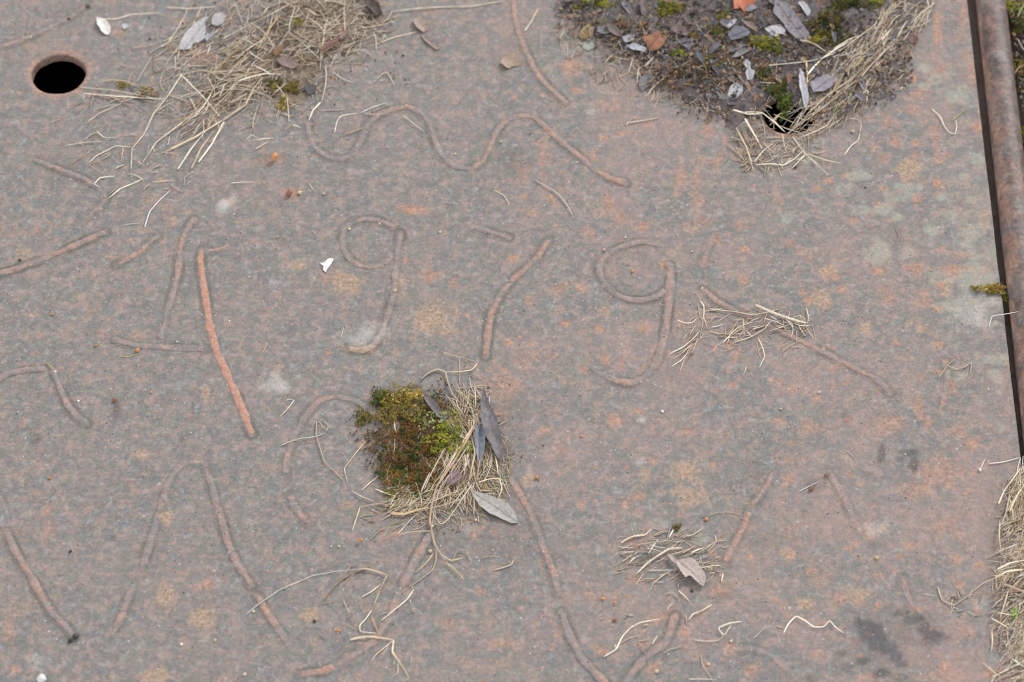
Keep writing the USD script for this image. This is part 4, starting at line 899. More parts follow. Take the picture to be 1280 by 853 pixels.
# heaps filled in: (heap, centre, half axes in pixels, tilt, how many, mean direction, spread, length, height mm)
FILL = [('A', (350, 58), (92, 34), -22, 160, -20, 48, (16, 58), 3.0), ('A', (290, 112), (66, 24), -30, 80, -38, 36, (16, 52), 2.4), ('A', (385, 20), (80, 24), -10, 130, -10, 55, (12, 42), 2.3), ('A', (245, 150), (30, 16), -35, 40, -45, 25, (14, 40), 1.6),
        ('A', (440, 40), (55, 28), -20, 120, -25, 60, (8, 26), 1.4), ('A', (250, 60), (50, 40), -30, 70, -30, 45, (12, 40), 1.0), ('A', (165, 118), (46, 12), 6, 24, 5, 30, (10, 34), .8), ('H', (165, 205), (70, 40), 0, 22, -30, 50, (6, 16), .4),
        ('B', (1068, 84), (98, 28), -47, 300, -47, 24, (18, 74), 5.0), ('B', (1120, 28), (56, 24), -42, 190, -48, 30, (14, 48), 4.2), ('B', (1050, 108), (66, 20), -38, 150, -42, 34, (12, 44), 2.4), ('B', (985, 158), (46, 16), -6, 34, -10, 45, (10, 34), 1.6), ('B', (938, 180), (22, 24), 50, 50, 60, 40, (8, 24), 1.0),
        ('B', (965, 195), (40, 16), -20, 34, -40, 40, (8, 24), .8), ('B', (850, 55), (150, 55), 12, 260, -10, 70, (6, 22), 2.6), ('B', (930, 100), (80, 50), 10, 130, 20, 70, (8, 26), 2.4), ('B', (960, 40), (100, 36), 0, 130, -30, 60, (6, 24), 2.6), ('B', (1110, 90), (26, 30), -30, 40, -40, 60, (6, 20), 1.0),
        ('C', (525, 615), (44, 20), -20, 210, -24, 30, (14, 48), 2.4), ('C', (592, 575), (22, 50), 8, 130, 80, 30, (14, 54), 3.4), ('C', (588, 512), (26, 30), 0, 70, 60, 50, (12, 40), 3.6), ('C', (562, 590), (26, 40), 20, 120, -62, 22, (16, 54), 4.4), ('C', (610, 600), (18, 18), 0, 36, 0, 60, (8, 26), 1.4), ('C', (500, 650), (50, 16), 0, 20, -10, 40, (8, 26), .5),
        ('D', (985, 402), (28, 13), 15, 30, 10, 50, (6, 22), 1.4), ('D', (930, 412), (30, 12), -15, 30, -25, 30, (8, 24), .9), ('D', (862, 430), (14, 22), 30, 22, -50, 30, (6, 18), .6),
        ('E', (838, 690), (60, 24), 6, 56, -16, 40, (6, 24), 1.1), ('E', (880, 714), (28, 12), 0, 30, -10, 40, (5, 16), .7), ('E', (800, 780), (60, 34), 0, 20, -30, 60, (4, 14), .3),
        ('G', (1278, 632), (20, 50), 8, 200, -58, 36, (12, 40), 4.6), ('G', (1284, 720), (30, 46), 12, 220, -30, 44, (12, 44), 4.0), ('G', (1272, 790), (20, 40), 0, 80, -60, 50, (8, 34), 2.6), ('G', (1270, 842), (30, 18), -20, 46, -30, 40, (8, 34), 2.0), ('G', (1205, 752), (22, 12), 0, 18, -30, 60, (4, 14), .6), ('G', (1320, 760), (30, 120), 8, 200, -40, 50, (14, 50), 4.0)]
HAIR = [('A', (330, 70), (150, 80), -20, 900, -20, 60, (6, 34), 2.0), ('A', (160, 150), (90, 70), 0, 60, -30, 60, (6, 24), .4), ('B', (1070, 85), (110, 42), -47, 800, -46, 45, (8, 44), 5.0), ('B', (880, 62), (190, 75), 8, 1300, -10, 75, (5, 22), 3.0), ('B', (970, 185), (60, 30), 0, 120, 40, 60, (6, 22), 1.0), ('C', (560, 580), (80, 80), 0, 900, 60, 60, (6, 34), 3.0),
        ('D', (930, 410), (90, 30), 5, 120, -10, 60, (5, 22), 1.0), ('E', (840, 695), (80, 38), 0, 150, -15, 50, (5, 22), 1.0), ('F', (460, 770), (70, 70), 0, 26, -40, 60, (5, 16), .3), ('G', (1276, 700), (34, 125), 8, 520, -40, 60, (6, 30), 4.0)]
room = 300 - nstem[0]
pool = []
g = np.random.default_rng(5)
MIXES = {'B': 'nnngbdogkb', 'C': 'bbpngobpopnyb', 'A': 'bbbbppppnnogwdkp'}
for (hp, (cx_, cy_), (ax, ay), til, n, mean, spread, (l0, l1), hh), hair in [(q, 0) for q in FILL] + [(q, 1) for q in HAIR]:
    for _ in range(n):
        r, a = math.sqrt(g.random()), g.uniform(0, 2 * math.pi)
        u, v = ax * r * math.cos(a), ay * r * math.sin(a)
        tr = math.radians(til)
        x, y = cx_ + u * math.cos(tr) - v * math.sin(tr), cy_ + u * math.sin(tr) + v * math.cos(tr)
        if math.hypot(x - 73.5, (y - 92) * 1.25) < 44 or (math.hypot(x - 985, (y - 146) * 1.25) < 33 and g.random() < .82):
            continue
        d = math.radians(mean + g.normal(0, spread * .7))
        ln = l0 + (l1 - l0) * g.random() ** 1.7
        bend = g.normal(0, .16) * ln
        dx, dy = math.cos(d), math.sin(d)
        nxp, nyp = -dy, dx
        z0 = hh * (1 - r * .75) * g.random()
        w = g.uniform(.9, 2.3) * (1.35 if g.random() < .12 else 1) if not hair else g.uniform(.55, 1.25)
        pts = []
        for s in (-.5, -.2, .15, .5):
            o = bend * (1 - 4 * s * s) * .5 + g.normal(0, .02) * ln
            pts.append((x + dx * s * ln + nxp * o, y + dy * s * ln + nyp * o, .3 + w * .2 + max(0, z0 + g.normal(0, .35) * (.4 + hh * .12) + (s * g.normal(0, .5) * hh * .2))))
        c = g.choice(list(MIXES.get('A' if hp == 'B' and x > 960 else hp, MIXES['A'])), 1)[0]
        if hair and hp == 'B' and x < 980:
            w *= 1.35
            pts = [(q[0], q[1], q[2] + 1.6 * max(0.0, 1 - r)) for q in pts]
        pool.append((ln * w, hp, pts, w, c))
pool.sort(key=lambda t: -t[0])
for k, (_, hp, pts, w, c) in enumerate(pool[:room]):
    stem(pts, w, c, heap_label(hp, pts, w, c), HEAPS[hp][1])
fine = Soup()
for k, (_, hp, pts, w, c) in enumerate(pool[room:]):
    p = path3([at(px_, py_, z * MM) for px_, py_, z in pts], 3.2 * MM, 1)
    v, f = tube(p, w * (.28 + .2 * g.random()) * PX * np.r_[.6, np.ones(len(p) - 2), .5], 4, .5, .3)
    fine.add(v, f, np.asarray(COL[c]) * g.uniform(.72, 1.18))
tag(fine.build('straw_litter', 'straw', None, True), 'short broken straw and chaff mixed into all the dry grass heaps', 'straw', kind='stuff')

# ------------------------------------------------------------------ soil crumbs under the heaps
def soil_patch(name, label, poly_px, top, seed, tint, fade=14.0, step=1.2):
    pg = Polygon(poly_px)
    x0, y0, x1, y1 = pg.bounds
    A, B = at(x0 - 6, y1 + 6), at(x1 + 6, y0 - 6)
    xs, ys = np.arange(A[0] - .02, B[0] + .02, step * MM), np.arange(A[1], B[1], step * MM)
    X, Y = np.meshgrid(xs, ys, indexing='ij')
    P = np.stack([X, Y], -1)
    U, V = topx(P)
    pts = shapely.points(U.ravel(), V.ravel())
    inside = shapely.contains(pg, pts).reshape(U.shape)
    d = shapely.distance(pg.exterior, pts).reshape(U.shape) * np.where(inside, 1, -1)
    d = d + (n2(P, .012, seed, 4) - .5) * 34 + (n2(P, .004, seed + 1, 3) - .5) * 14
    base = plate_height(P)
    lump = .35 + 1.1 * n2(P, .016, seed + 2, 4) + .5 * (n2(P, .0035, seed + 3, 3) - .5)
    h = top * MM * np.clip(d / fade, -1, 1) * np.where(d > 0, lump, 1) * np.clip(d / fade + .25, 0.25, 1) ** .5
    h += (n2(P, .0022, seed + 5, 3) - .5) * .9 * MM * np.clip(d / 6, 0, 1)
    for c, r in HOLES:
        q = np.hypot(X - c[0], Y - c[1])
        front = (Y < c[1] + .004) | (X < c[0] + .002)
        h = np.where((q < r + .5 * MM) & front, -3 * MM, h)
    Z = np.where(h > 0, base + h, base - .8 * MM)
    n = len(ys)
    F = sheet(len(xs), n)
    keepf = (h.ravel()[F] > -0.0).any(1)
    Vv = np.stack([X, Y, Z], -1).reshape(-1, 3)
    F = F[keepf]
    used, inv = np.unique(F, return_inverse=True)
    c = np.asarray(tint)[None] * np.clip(1 + 2.4 * (n2(P, .0040, seed + 7, 4).reshape(-1, 1)[used] - .5) + 1.2 * (n2(P, .0018, seed + 9, 3).reshape(-1, 1)[used] - .5), .25, 2) + np.array([.05, .03, .02]) * np.clip(n2(P, .02, seed + 8, 3).reshape(-1, 1)[used] - .5, 0, 1) * 2
    o = obj(name, (Vv[used], inv.reshape(-1, 3)), 'soil', None, True, c)
    return tag(o, label, 'soil', kind='stuff')


soil_patch('soil', 'dark damp leaf mould spread over the upper right of the plate, around the covered hole',
           [(690, -40), (708, 8), (735, 34), (760, 58), (790, 72), (812, 92), (838, 112), (850, 132), (880, 140), (905, 150), (915, 162), (940, 150), (965, 138), (990, 128), (1020, 140), (1045, 140), (1066, 128), (1090, 108), (1118, 96), (1135, 84), (1128, 60), (1150, 34), (1166, 6), (1170, -40)], 2.4, 201, (.092, .075, .074), 14)
soil_patch('soil', 'brown soil holding the moss cushion in the middle of the plate', [(462, 486), (500, 482), (545, 490), (575, 505), (600, 500), (622, 530), (628, 580), (612, 600), (580, 612), (545, 625), (515, 632), (490, 622), (482, 600), (480, 575), (474, 550), (476, 525)], 1.3, 231, (.16, .12, .08), 12)
soil_patch('soil', 'thin brown crumbs under the straw heap beside the open hole', [(255, 120), (300, 60), (345, 18), (400, -20), (480, -30), (470, 22), (440, 60), (400, 90), (388, 120), (352, 138), (318, 118), (285, 140)], 1.1, 261, (.15, .115, .08), 18)
soil_patch('soil', 'pale brown crumbs under the straw heap at the right edge', [(1268, 600), (1290, 585), (1330, 600), (1340, 900), (1276, 870), (1268, 800), (1268, 720), (1266, 650)], 1.2, 291, (.34, .265, .19), 16)

# ------------------------------------------------------------------ moss cushions
def moss_part(name, parent, cx_, cy_, ax, ay, tints, n, seed, top=3.2, lift=None, size=1.0, label=None):
    g = np.random.default_rng(seed)
    s = Soup()
    for _ in range(n):
        r, a = math.sqrt(g.random()), g.uniform(0, 2 * math.pi)
        edge = 1 + .35 * math.sin(3 * a + seed) + .2 * math.sin(7 * a + 2 * seed)
        x, y = cx_ + ax * r * math.cos(a) * edge, cy_ + ay * r * math.sin(a) * edge
        dome_h = (1 - r * r) ** .6
        clump = noise(np.array([x / 9.0, y / 9.0, seed]))
        hz = (lift if lift is not None else lift_at(x, y) * .5) + top * dome_h * (.35 + .85 * clump)
        p = at(x, y, hz * MM)
        m = max(3, int(g.integers(4, 8)))
        c = np.asarray(tints[int(min(len(tints) - 1, max(0, clump * 1.5 - .25 + g.normal(0, .16)) * len(tints)))])
        c = c * (.8 + .75 * g.random())
        a0 = g.uniform(0, 2 * math.pi)
        lean = np.array([g.normal(0, .25), g.normal(0, .25), 1.0])
        L = g.uniform(.8, 1.7) * MM * size
        V, F = [], []
        for k in range(m):
            b = a0 + k * 2.4
            el = .35 + .9 * g.random()
            d = np.array([math.cos(b) * math.cos(el), math.sin(b) * math.cos(el), math.sin(el)]) + lean * .25
            d /= np.linalg.norm(d)
            sd = np.cross(d, [0, 0, 1.0]); sd /= np.linalg.norm(sd) + 1e-9
            wv = L * .24
            q = p + np.array([0, 0, -.35 * MM * (k % 3)])
            i = len(V)
            V += [q - sd * wv * .3, q + d * L * .45 + sd * wv, q + d * L - np.array([0, 0, .12 * L]), q + d * L * .45 - sd * wv]
            F += [(i, i + 1, i + 2), (i, i + 2, i + 3)]
        s.add(V, F, c)
        if g.random() < .5:
            e = p - np.array([0, 0, 2.0 * MM])
            s.add([e - [.12 * MM, 0, 0], e + [.12 * MM, 0, 0], p], [(0, 1, 2)], np.array([.12, .075, .03]))
    o = s.build(name, 'moss', parent)
    if label:
        tag(o, label)
    return o


LIME, MGREEN, OLIVE, RUSTY, YEL, PALEG, DKG = (.32, .31, .04), (.18, .205, .04), (.24, .20, .05), (.33, .165, .05), (.46, .35, .09), (.44, .50, .22), (.085, .11, .03)
mc = thing('moss_cushion', 'big green and rust-brown moss cushion growing in the middle of the plate', 'moss')
moss_part('moss_shoots', mc, 520, 560, 46, 52, [DKG, OLIVE, RUSTY, RUSTY, (.27, .15, .07), (.20, .11, .05)], 2300, 11, 2.6, 1.4, label='rust-brown shoots in the middle of the cushion')
moss_part('moss_shoots', mc, 560, 548, 26, 24, [MGREEN, LIME, LIME, (.30, .31, .05)], 560, 12, 3.0, 2.4, label='bright green shoots on the right of the cushion')
moss_part('moss_shoots', mc, 497, 510, 32, 20, [OLIVE, YEL, (.27, .20, .045), OLIVE], 620, 13, 3.0, 2.4, label='yellow-brown shoots at the upper left of the cushion')
moss_part('moss_shoots', mc, 478, 497, 16, 11, [DKG, MGREEN, OLIVE], 230, 14, 2.6, 1.6, label='dark green shoots at the top left corner')
moss_part('moss_shoots', mc, 516, 494, 18, 10, [MGREEN, OLIVE, YEL], 200, 19, 2.6, 1.8)
moss_part('moss_shoots', mc, 537, 524, 18, 12, [PALEG, PALEG, (.28, .34, .09)], 90, 15, 2.0, 3.6, 1.0, label='pale green leafy shoots at the top right')
moss_part('moss_shoots', mc, 500, 600, 26, 20, [DKG, OLIVE, MGREEN, RUSTY], 330, 16, 2.2, 1.0)
moss_part('moss_shoots', mc, 512, 556, 58, 66, [DKG, RUSTY, OLIVE, (.2, .12, .06)], 420, 23, .9, .25, label='thin brown fringe round the cushion')
MOSS = [('thin olive moss film across the left half of the leaf mould', 790, 32, 40, 16, [OLIVE, RUSTY, DKG, YEL], 260, 1.2, 1.6), ('rust-brown moss film in the middle of the leaf mould', 868, 98, 40, 20, [RUSTY, OLIVE, DKG, (.25, .14, .06)], 320, 1.2, 1.6), ('brown moss film above the round silvery flake', 905, 72, 36, 16, [RUSTY, (.25, .14, .06), OLIVE], 240, 1.2, 2.2), ('yellow moss tuft on the left rim of the centre cushion', 455, 522, 12, 10, [YEL, OLIVE, YEL], 130, 1.8, .2), ('small olive moss strip under straw below the centre cushion', 489, 618, 10, 8, [OLIVE, MGREEN], 60, 1.2, .3),
        ('bright lime moss cushion amid the leaf litter, left of the silvery split leaf', 955, 53, 19, 10, [MGREEN, LIME, LIME], 380, 3.4, 2.2), ('green moss right beside the bright lime cushion', 972, 60, 9, 8, [DKG, MGREEN], 110, 2.2, 2.2),
        ('largest brown-green moss cushion at the top, left of the long straw bundle', 1036, 32, 26, 24, [DKG, OLIVE, LIME, RUSTY, OLIVE], 900, 4.0, 1.8), ('yellow-green moss at the foot of the largest top cushion', 1024, 50, 15, 7, [LIME, LIME, OLIVE], 210, 3.0, 2.2),
        ('green moss at the top edge above the straw bundle', 1062, 3, 22, 9, [DKG, MGREEN, OLIVE], 330, 3.0, 1.8), ('bright green moss tip at the top edge inside the straw bundle', 1095, 3, 9, 8, [MGREEN, LIME], 110, 3.0, 2.0),
        ('green moss tuft hanging into the covered hole', 980, 132, 9, 16, [DKG, MGREEN, (.18, .24, .05)], 260, 3.0, .6), ('leafy green moss above the covered hole', 971, 112, 13, 11, [OLIVE, MGREEN, (.16, .22, .05)], 250, 3.0, 2.0), ('dull moss left of the leafy moss above the hole', 955, 92, 15, 12, [OLIVE, DKG, RUSTY], 200, 2.2, 1.8),
        ('pale green moss speck under the straw right of the covered hole', 1046, 139, 7, 6, [PALEG, (.24, .3, .1)], 60, 1.6, 1.0), ('olive moss at the upper left corner of the leaf litter', 745, 4, 24, 9, [DKG, OLIVE, LIME], 330, 2.6, 1.0), ('green moss at the top edge right of the violet leaf', 838, 10, 18, 9, [MGREEN, LIME, OLIVE], 260, 2.8, 1.8),
        ('small moss below the top edge left of the red leaf', 830, 15, 8, 6, [LIME, OLIVE], 80, 2.4, 2.0), ('green moss spot left of the slate-grey leaf', 897, 38, 13, 9, [OLIVE, MGREEN], 170, 2.2, 2.0), ('green moss beside the red leaf', 905, 22, 9, 9, [MGREEN, OLIVE], 120, 2.2, 2.0), ('lone green moss speck in the middle of the litter', 848, 66, 9, 7, [MGREEN, LIME], 100, 2.2, 1.8),
        ('dark green moss spot left of the brown twigs in the litter', 886, 79, 9, 12, [MGREEN, OLIVE, DKG], 150, 2.2, 1.8), ('yellowish moss bit right of the rusty oak-coloured leaf', 868, 46, 8, 6, [YEL, OLIVE], 70, 1.8, 2.0), ('flat moss smear in front of the litter rim', 842, 91, 24, 7, [OLIVE, RUSTY, DKG], 140, 1.3, .8),
        ('olive moss left below the tangled straw beside the open hole', 343, 106, 10, 8, [OLIVE, DKG, YEL], 110, 1.6, .8), ('ochre moss in the fringe of the straw heap', 364, 110, 12, 7, [YEL, OLIVE, (.3, .24, .05)], 130, 1.6, .8), ('dull moss trailing under the ochre moss at the straw heap', 353, 130, 7, 9, [OLIVE, YEL], 70, 1.2, .4), ('tiny lime moss bit inside the straw heap', 372, 27, 6, 5, [LIME, YEL], 45, 1.6, 3.4),
        ('ochre moss between the open hole and the straw heap', 185, 116, 14, 7, [YEL, OLIVE, BROWN], 90, 1.3, .5), ('tiny olive moss bit right of the open hole', 154, 107, 8, 5, [OLIVE, YEL], 40, 1.0, .3), ('yellow moss speck above the strewn straw by the torn leaf', 846, 659, 5, 4, [YEL, OLIVE], 30, 1.0, .4),
        ('ochre moss strip reaching over the gap to the pipe', 1239, 361, 20, 6, [YEL, OLIVE, (.3, .2, .05)], 260, 1.6, .6), ('green moss at the pipe end of the ochre strip', 1257, 374, 7, 5, [LIME, OLIVE], 60, 1.4, -2.5), ('pale moss speck inside the right-hand straw heap', 1268, 767, 6, 7, [PALEG, (.3, .33, .14)], 50, 1.6, 2.0),
        ('green moss beside the pipe at the top right corner', 1268, 8, 16, 12, [LIME, MGREEN, OLIVE], 330, 5.0, -5.0), ('dark moss beside the pipe below the corner moss', 1274, 30, 12, 14, [DKG, OLIVE, MGREEN], 240, 4.0, -5.0), ('dull moss on soil right of the pipe further down', 1276, 90, 10, 22, [DKG, RUSTY, OLIVE], 240, 3.0, -5.0), ('lime moss sprig touching the right side of the pipe', 1281, 165, 6, 9, [LIME, MGREEN], 90, 3.0, -4.5)]
for k, (lb, x, y, ax, ay, tn, n, top, lf) in enumerate(MOSS):
    o = moss_part('moss_cushion', None, x, y, ax, ay, tn, n, 300 + k, top, lf)
    tag(o, lb, 'moss')

# ------------------------------------------------------------------ leaves and flakes
def leaf_mesh(outline, z, seed, curl=1.0, thick=.28, axis=None, maxe=1.6):
    """A thin curled leaf over a pixel outline; returns mesh and each vertex's place along and across the leaf."""
    q = np.array([at(x, y, 0)[:2] for x, y in outline])
    c = q.mean(0)
    q = q - c
    # uneven outline
    m = path3(np.vstack([np.c_[q, np.zeros(len(q))], [[*q[0], 0]]]), .8 * MM, 1)[:-1, :2]
    nz = np.array([[noise(np.array([x / (2.2 * MM), y / (2.2 * MM), seed + k * 9.5])) - .5 for k in (0, 1)] for x, y in m])
    m = m + nz * .55 * MM
    pg = Polygon(m).buffer(0)
    if pg.geom_type != 'Polygon':
        pg = max(pg.geoms, key=lambda p: p.area)
    me = trimesh.creation.extrude_polygon(pg, thick * MM, engine='earcut')
    v, f = trimesh.remesh.subdivide_to_size(me.vertices, me.faces, maxe * MM, max_iter=8)
    me = trimesh.Trimesh(v, f); me.merge_vertices()
    v = me.vertices.copy()
    ev, ew = np.linalg.eigh(np.cov(q.T))
    ax = ew[:, 1]
    t = v[:, :2] @ ax; s = v[:, :2] @ np.array([-ax[1], ax[0]])
    hw, hl = np.abs(s).max() + 1e-6, np.abs(t).max() + 1e-6
    v[:, 2] += curl * MM * ((s / hw) ** 2 * .8 + .6 * (t / hl) ** 3 + 1.1 * (fbm(np.c_[v[:, :2] / (7 * MM), np.full(len(v), seed)], 3, seed) - .45))
    v[:, 2] -= np.exp(-(s / (.5 * MM)) ** 2) * .12 * MM
    v[:, 2] -= v[:, 2].min()
    return v, me.faces, c, t / hl, s / hw, ax


def leaf(name, label, cat, outline, z, tint, seed, curl=1.0, rib=True, spots=.3, group=None, thick=.28, maxe=1.6, dark=(.16, .11, .08)):
    v, f, c, t, s, ax = leaf_mesh(outline, z, seed, curl * 1.35, thick, maxe=maxe)
    z = z if z is not None else lift_at(*np.mean(outline, 0)) * .9 + .35
    vein = np.exp(-((np.abs(s) * 1.2 - (t * 5.0 + 50) % 1.0) / .12) ** 2)[:, None] * .18
    sp = np.clip(fbm(np.c_[v[:, :2] / (3.5 * MM), np.full(len(v), seed + .5)], 4, seed) * 2.4 - 1.15, 0, 1)[:, None]
    col = np.asarray(tint)[None] * (1 - vein) * (.85 + .3 * fbm(np.c_[v[:, :2] / (1.5 * MM), np.full(len(v), 2.5)], 2, seed))[:, None]
    col = col * (1 - sp * spots) + np.asarray(dark)[None] * sp * spots
    loc = (c[0], c[1], z * MM)
    if not rib:
        o = obj(name, (v, f), 'leaf', None, 40, None if False else None) if False else None
        m = obj(name, (v, f), 'leaf', None, True, col)
        UsdGeom.Xformable(UsdGeom.Mesh(m)).AddTranslateOp().Set(Gf.Vec3d(*map(float, loc)))
        return tag(m, label, cat, group)
    r = thing(name, label, cat, loc, group)
    obj('leaf_blade', (v, f), 'leaf', r, True, col)
    # midrib
    tree = cKDTree(v[:, :2])
    hl = np.abs(v[:, :2] @ ax).max()
    line = np.array([ax * a for a in np.linspace(-.96, .90, 26) * hl])
    zt = np.array([v[i, 2].max() for i in tree.query_ball_point(line, 1.6 * MM) if len(i)] or [0])
    if len(zt) == len(line):
        p = np.c_[line, zt + .02 * MM]
        rv, rf = tube(path3(p, 1.2 * MM, 3), .22 * MM, 5, .7)
        obj('midrib', (rv, rf), 'leaf', r, True, np.clip(np.asarray(tint) * .8, 0, 1))
    return r


LAV, SLATE, SILV = (.37, .35, .37), (.19, .185, .22), (.50, .50, .53)
leaf('fallen_leaf', 'pale grey lance-shaped dead leaf below the centre straw heap', 'leaf', [(587, 614), (598, 618), (612, 622), (626, 627), (636, 633), (644, 643), (648, 655), (640, 656), (628, 651), (612, 645), (600, 635), (592, 624)], .7, (.52, .49, .45), 3, .9, True, .25)
leaf('fallen_leaf', 'longer bluish-grey leaf standing right of the centre moss', 'leaf', [(604, 489), (608, 500), (615, 515), (622, 530), (626, 548), (630, 570), (628, 580), (620, 574), (612, 560), (604, 545), (600, 525), (602, 505)], 2.4, (.215, .195, .205), 4, 2.6, True, .45)
leaf('fallen_leaf', 'shorter blue-grey leaf beside the longer one, right of the centre moss', 'leaf', [(594, 538), (602, 536), (607, 548), (606, 565), (602, 582), (600, 590), (596, 576), (593, 556)], 2.6, (.27, .29, .34), 5, 2.0, True, .3)
leaf('fallen_leaf', 'grey folded leaf under straw at the top right of the centre moss', 'leaf', [(528, 494), (538, 502), (548, 512), (555, 524), (560, 535), (552, 530), (542, 520), (532, 508)], 3.2, (.23, .21, .215), 6, 1.6, True, .3)
leaf('fallen_leaf', 'pinkish torn dead leaf on the strewn straw at the lower middle', 'leaf', [(845, 706), (850, 704), (862, 703), (870, 707), (878, 718), (882, 724), (880, 736), (874, 733), (868, 729), (862, 724), (856, 728), (851, 719), (846, 712)], 1.9, (.60, .50, .45), 7, 1.5, True, .15)
leaf('leaf_scrap', 'small pinkish leaf stalk piece above the torn dead leaf', 'leaf', [(834, 695), (840, 697), (847, 704), (846, 708), (838, 704)], 1.8, (.58, .47, .43), 8, .8, False, .1)
leaf('fallen_leaf', 'lavender-grey ragged leaf on the straw heap near the top left', 'leaf', [(222, 64), (226, 55), (232, 44), (243, 33), (256, 25), (262, 25), (256, 33), (258, 42), (256, 52), (248, 57), (242, 56), (238, 64)], 1.4, (.50, .48, .49), 9, .8, True, .15)
leaf('leaf_scrap', 'second lavender leaf scrap right of the ragged leaf', 'leaf', [(264, 33), (268, 22), (278, 19), (282, 24), (279, 33), (272, 36), (266, 34)], 2.2, (.50, .48, .48), 10, .7, False, .2)
leaf('leaf_scrap', 'tiny bluish leaf scrap below the ragged leaf', 'leaf', [(255, 50), (260, 44), (264, 47), (260, 54)], 1.2, (.42, .45, .52), 11, .5, False, .1)
leaf('fallen_leaf', 'silvery round leaf flake in the litter left of the covered hole', 'leaf', [(909, 123), (913, 111), (920, 108), (928, 112), (928, 119), (921, 127), (912, 128)], None, SILV, 12, 1.2, True, .2)
leaf('fallen_leaf', 'silvery leaf flake above the round one', 'leaf', [(928, 85), (933, 80), (938, 84), (938, 92), (944, 96), (940, 104), (934, 105), (931, 98), (934, 92)], None, SILV, 13, 1.0, True, .15)
leaf('fallen_leaf', 'slate-grey leaf left of the bright lime moss', 'leaf', [(909, 51), (916, 42), (928, 40), (938, 44), (936, 51), (926, 55), (914, 58)], None, SLATE, 14, 1.2, True, .2)
leaf('leaf_scrap', 'silver leaf end above the slate-grey leaf', 'leaf', [(907, 39), (915, 31), (921, 30), (918, 36), (910, 41)], 3.6, SILV, 15, .8, False, .1)
leaf('fallen_leaf', 'silvery split leaf right of the bright lime moss', 'leaf', [(955, 42), (965, 38), (974, 37), (982, 44), (980, 48), (972, 47), (970, 53), (963, 48)], None, (.55, .54, .56), 16, 1.4, True, .2)
leaf('fallen_leaf', 'white pointed leaf beside the largest top moss', 'leaf', [(997, 10), (1002, 7), (1008, 12), (1013, 21), (1009, 26), (1004, 19)], 3.6, (.66, .66, .68), 17, .9, True, .05)
leaf('fallen_leaf', 'white-violet pointed leaf stuck upright at the covered hole', 'leaf', [(999, 92), (1003, 98), (1007, 112), (1010, 128), (1008, 142), (1004, 136), (999, 118), (998, 104)], 3.4, (.58, .56, .60), 18, 1.4, True, .08)
leaf('fallen_leaf', 'violet-grey leaf under the straw right of the covered hole', 'leaf', [(1012, 110), (1022, 104), (1034, 98), (1044, 96), (1046, 104), (1038, 116), (1026, 120), (1016, 122)], 2.6, (.34, .32, .36), 19, 1.4, True, .3)
leaf('fallen_leaf', 'large dull violet leaf lying across the top litter', 'leaf', [(968, 4), (985, 10), (994, 22), (1002, 34), (1012, 48), (1010, 60), (996, 54), (984, 44), (978, 34), (966, 22)], 2.2, (.27, .25, .27), 20, 1.4, True, .4)
leaf('fallen_leaf', 'lavender leaf cut by the top edge in the litter', 'leaf', [(766, -6), (774, -4), (784, 4), (790, 12), (784, 16), (772, 14), (768, 6)], None, LAV, 21, 1.0, True, .25)
leaf('leaf_scrap', 'bluish leaf tip right of the lavender top leaf', 'leaf', [(786, 0), (796, 2), (804, 12), (802, 17), (794, 12)], None, (.46, .47, .53), 22, .9, False, .1)
leaf('fallen_leaf', 'bright orange-red leaf fragment at the top edge', 'leaf', [(915, -6), (925, -4), (936, 0), (944, 8), (938, 16), (932, 21), (926, 14), (917, 17)], None, (.52, .16, .08), 23, 1.8, True, .25)
leaf('fallen_leaf', 'rusty brown curled leaf in the middle of the litter', 'leaf', [(801, 54), (812, 50), (824, 46), (832, 52), (830, 62), (822, 69), (812, 68), (808, 60)], None, (.33, .15, .085), 24, 2.0, True, .3)
leaf('leaf_scrap', 'silver glinting scrap left of the rusty curled leaf', 'leaf', [(777, 52), (786, 48), (794, 50), (790, 56), (782, 58)], None, (.42, .42, .46), 25, 1.0, False, .3)
leaf('leaf_scrap', 'bluish white scrap under the glinting scrap', 'leaf', [(784, 62), (792, 59), (800, 62), (808, 64), (808, 70), (796, 68), (788, 67)], None, (.46, .47, .52), 26, 1.0, False, .2)
leaf('fallen_leaf', 'flat ochre leaf at the left rim of the litter', 'leaf', [(724, 48), (728, 38), (736, 32), (742, 38), (740, 46), (732, 51)], .7, (.34, .24, .11), 27, .8, True, .3)
leaf('leaf_scrap', 'grey-green faded leaf left below the flat ochre leaf', 'leaf', [(727, 56), (734, 52), (742, 54), (742, 61), (735, 65), (729, 61)], .35, (.36, .38, .32), 28, .3, False, .1)
leaf('leaf_scrap', 'dark violet scrap at the front rim of the litter', 'leaf', [(800, 100), (812, 94), (818, 99), (812, 110), (802, 116), (798, 108)], .8, (.20, .185, .20), 29, .9, False, .2)
leaf('leaf_scrap', 'reddish brown scrap right of the straw bundle', 'leaf', [(1134, 50), (1140, 44), (1148, 50), (1146, 56), (1137, 56)], 1.0, (.17, .09, .075), 30, .8, False, .2)
leaf('fallen_leaf', 'purple-pink leaf scrap under the straw below the centre moss', 'leaf', [(556, 604), (564, 596), (574, 594), (578, 602), (570, 609), (560, 612)], 2.4, (.36, .24, .24), 31, 1.2, True, .2)
leaf('petal', 'white petal with a tan base between the open hole and the top edge', 'petal', [(121, 24), (126, 24), (134, 29), (139, 36), (138, 43), (133, 45), (127, 41), (122, 33)], .5, (.80, .77, .73), 32, 1.0, False, .0)
leaf('petal', 'small pale scrap right of the white petal', 'petal', [(153, 32), (158, 30), (162, 34), (157, 38), (153, 37)], .3, (.55, .54, .54), 33, .3, False, .1)
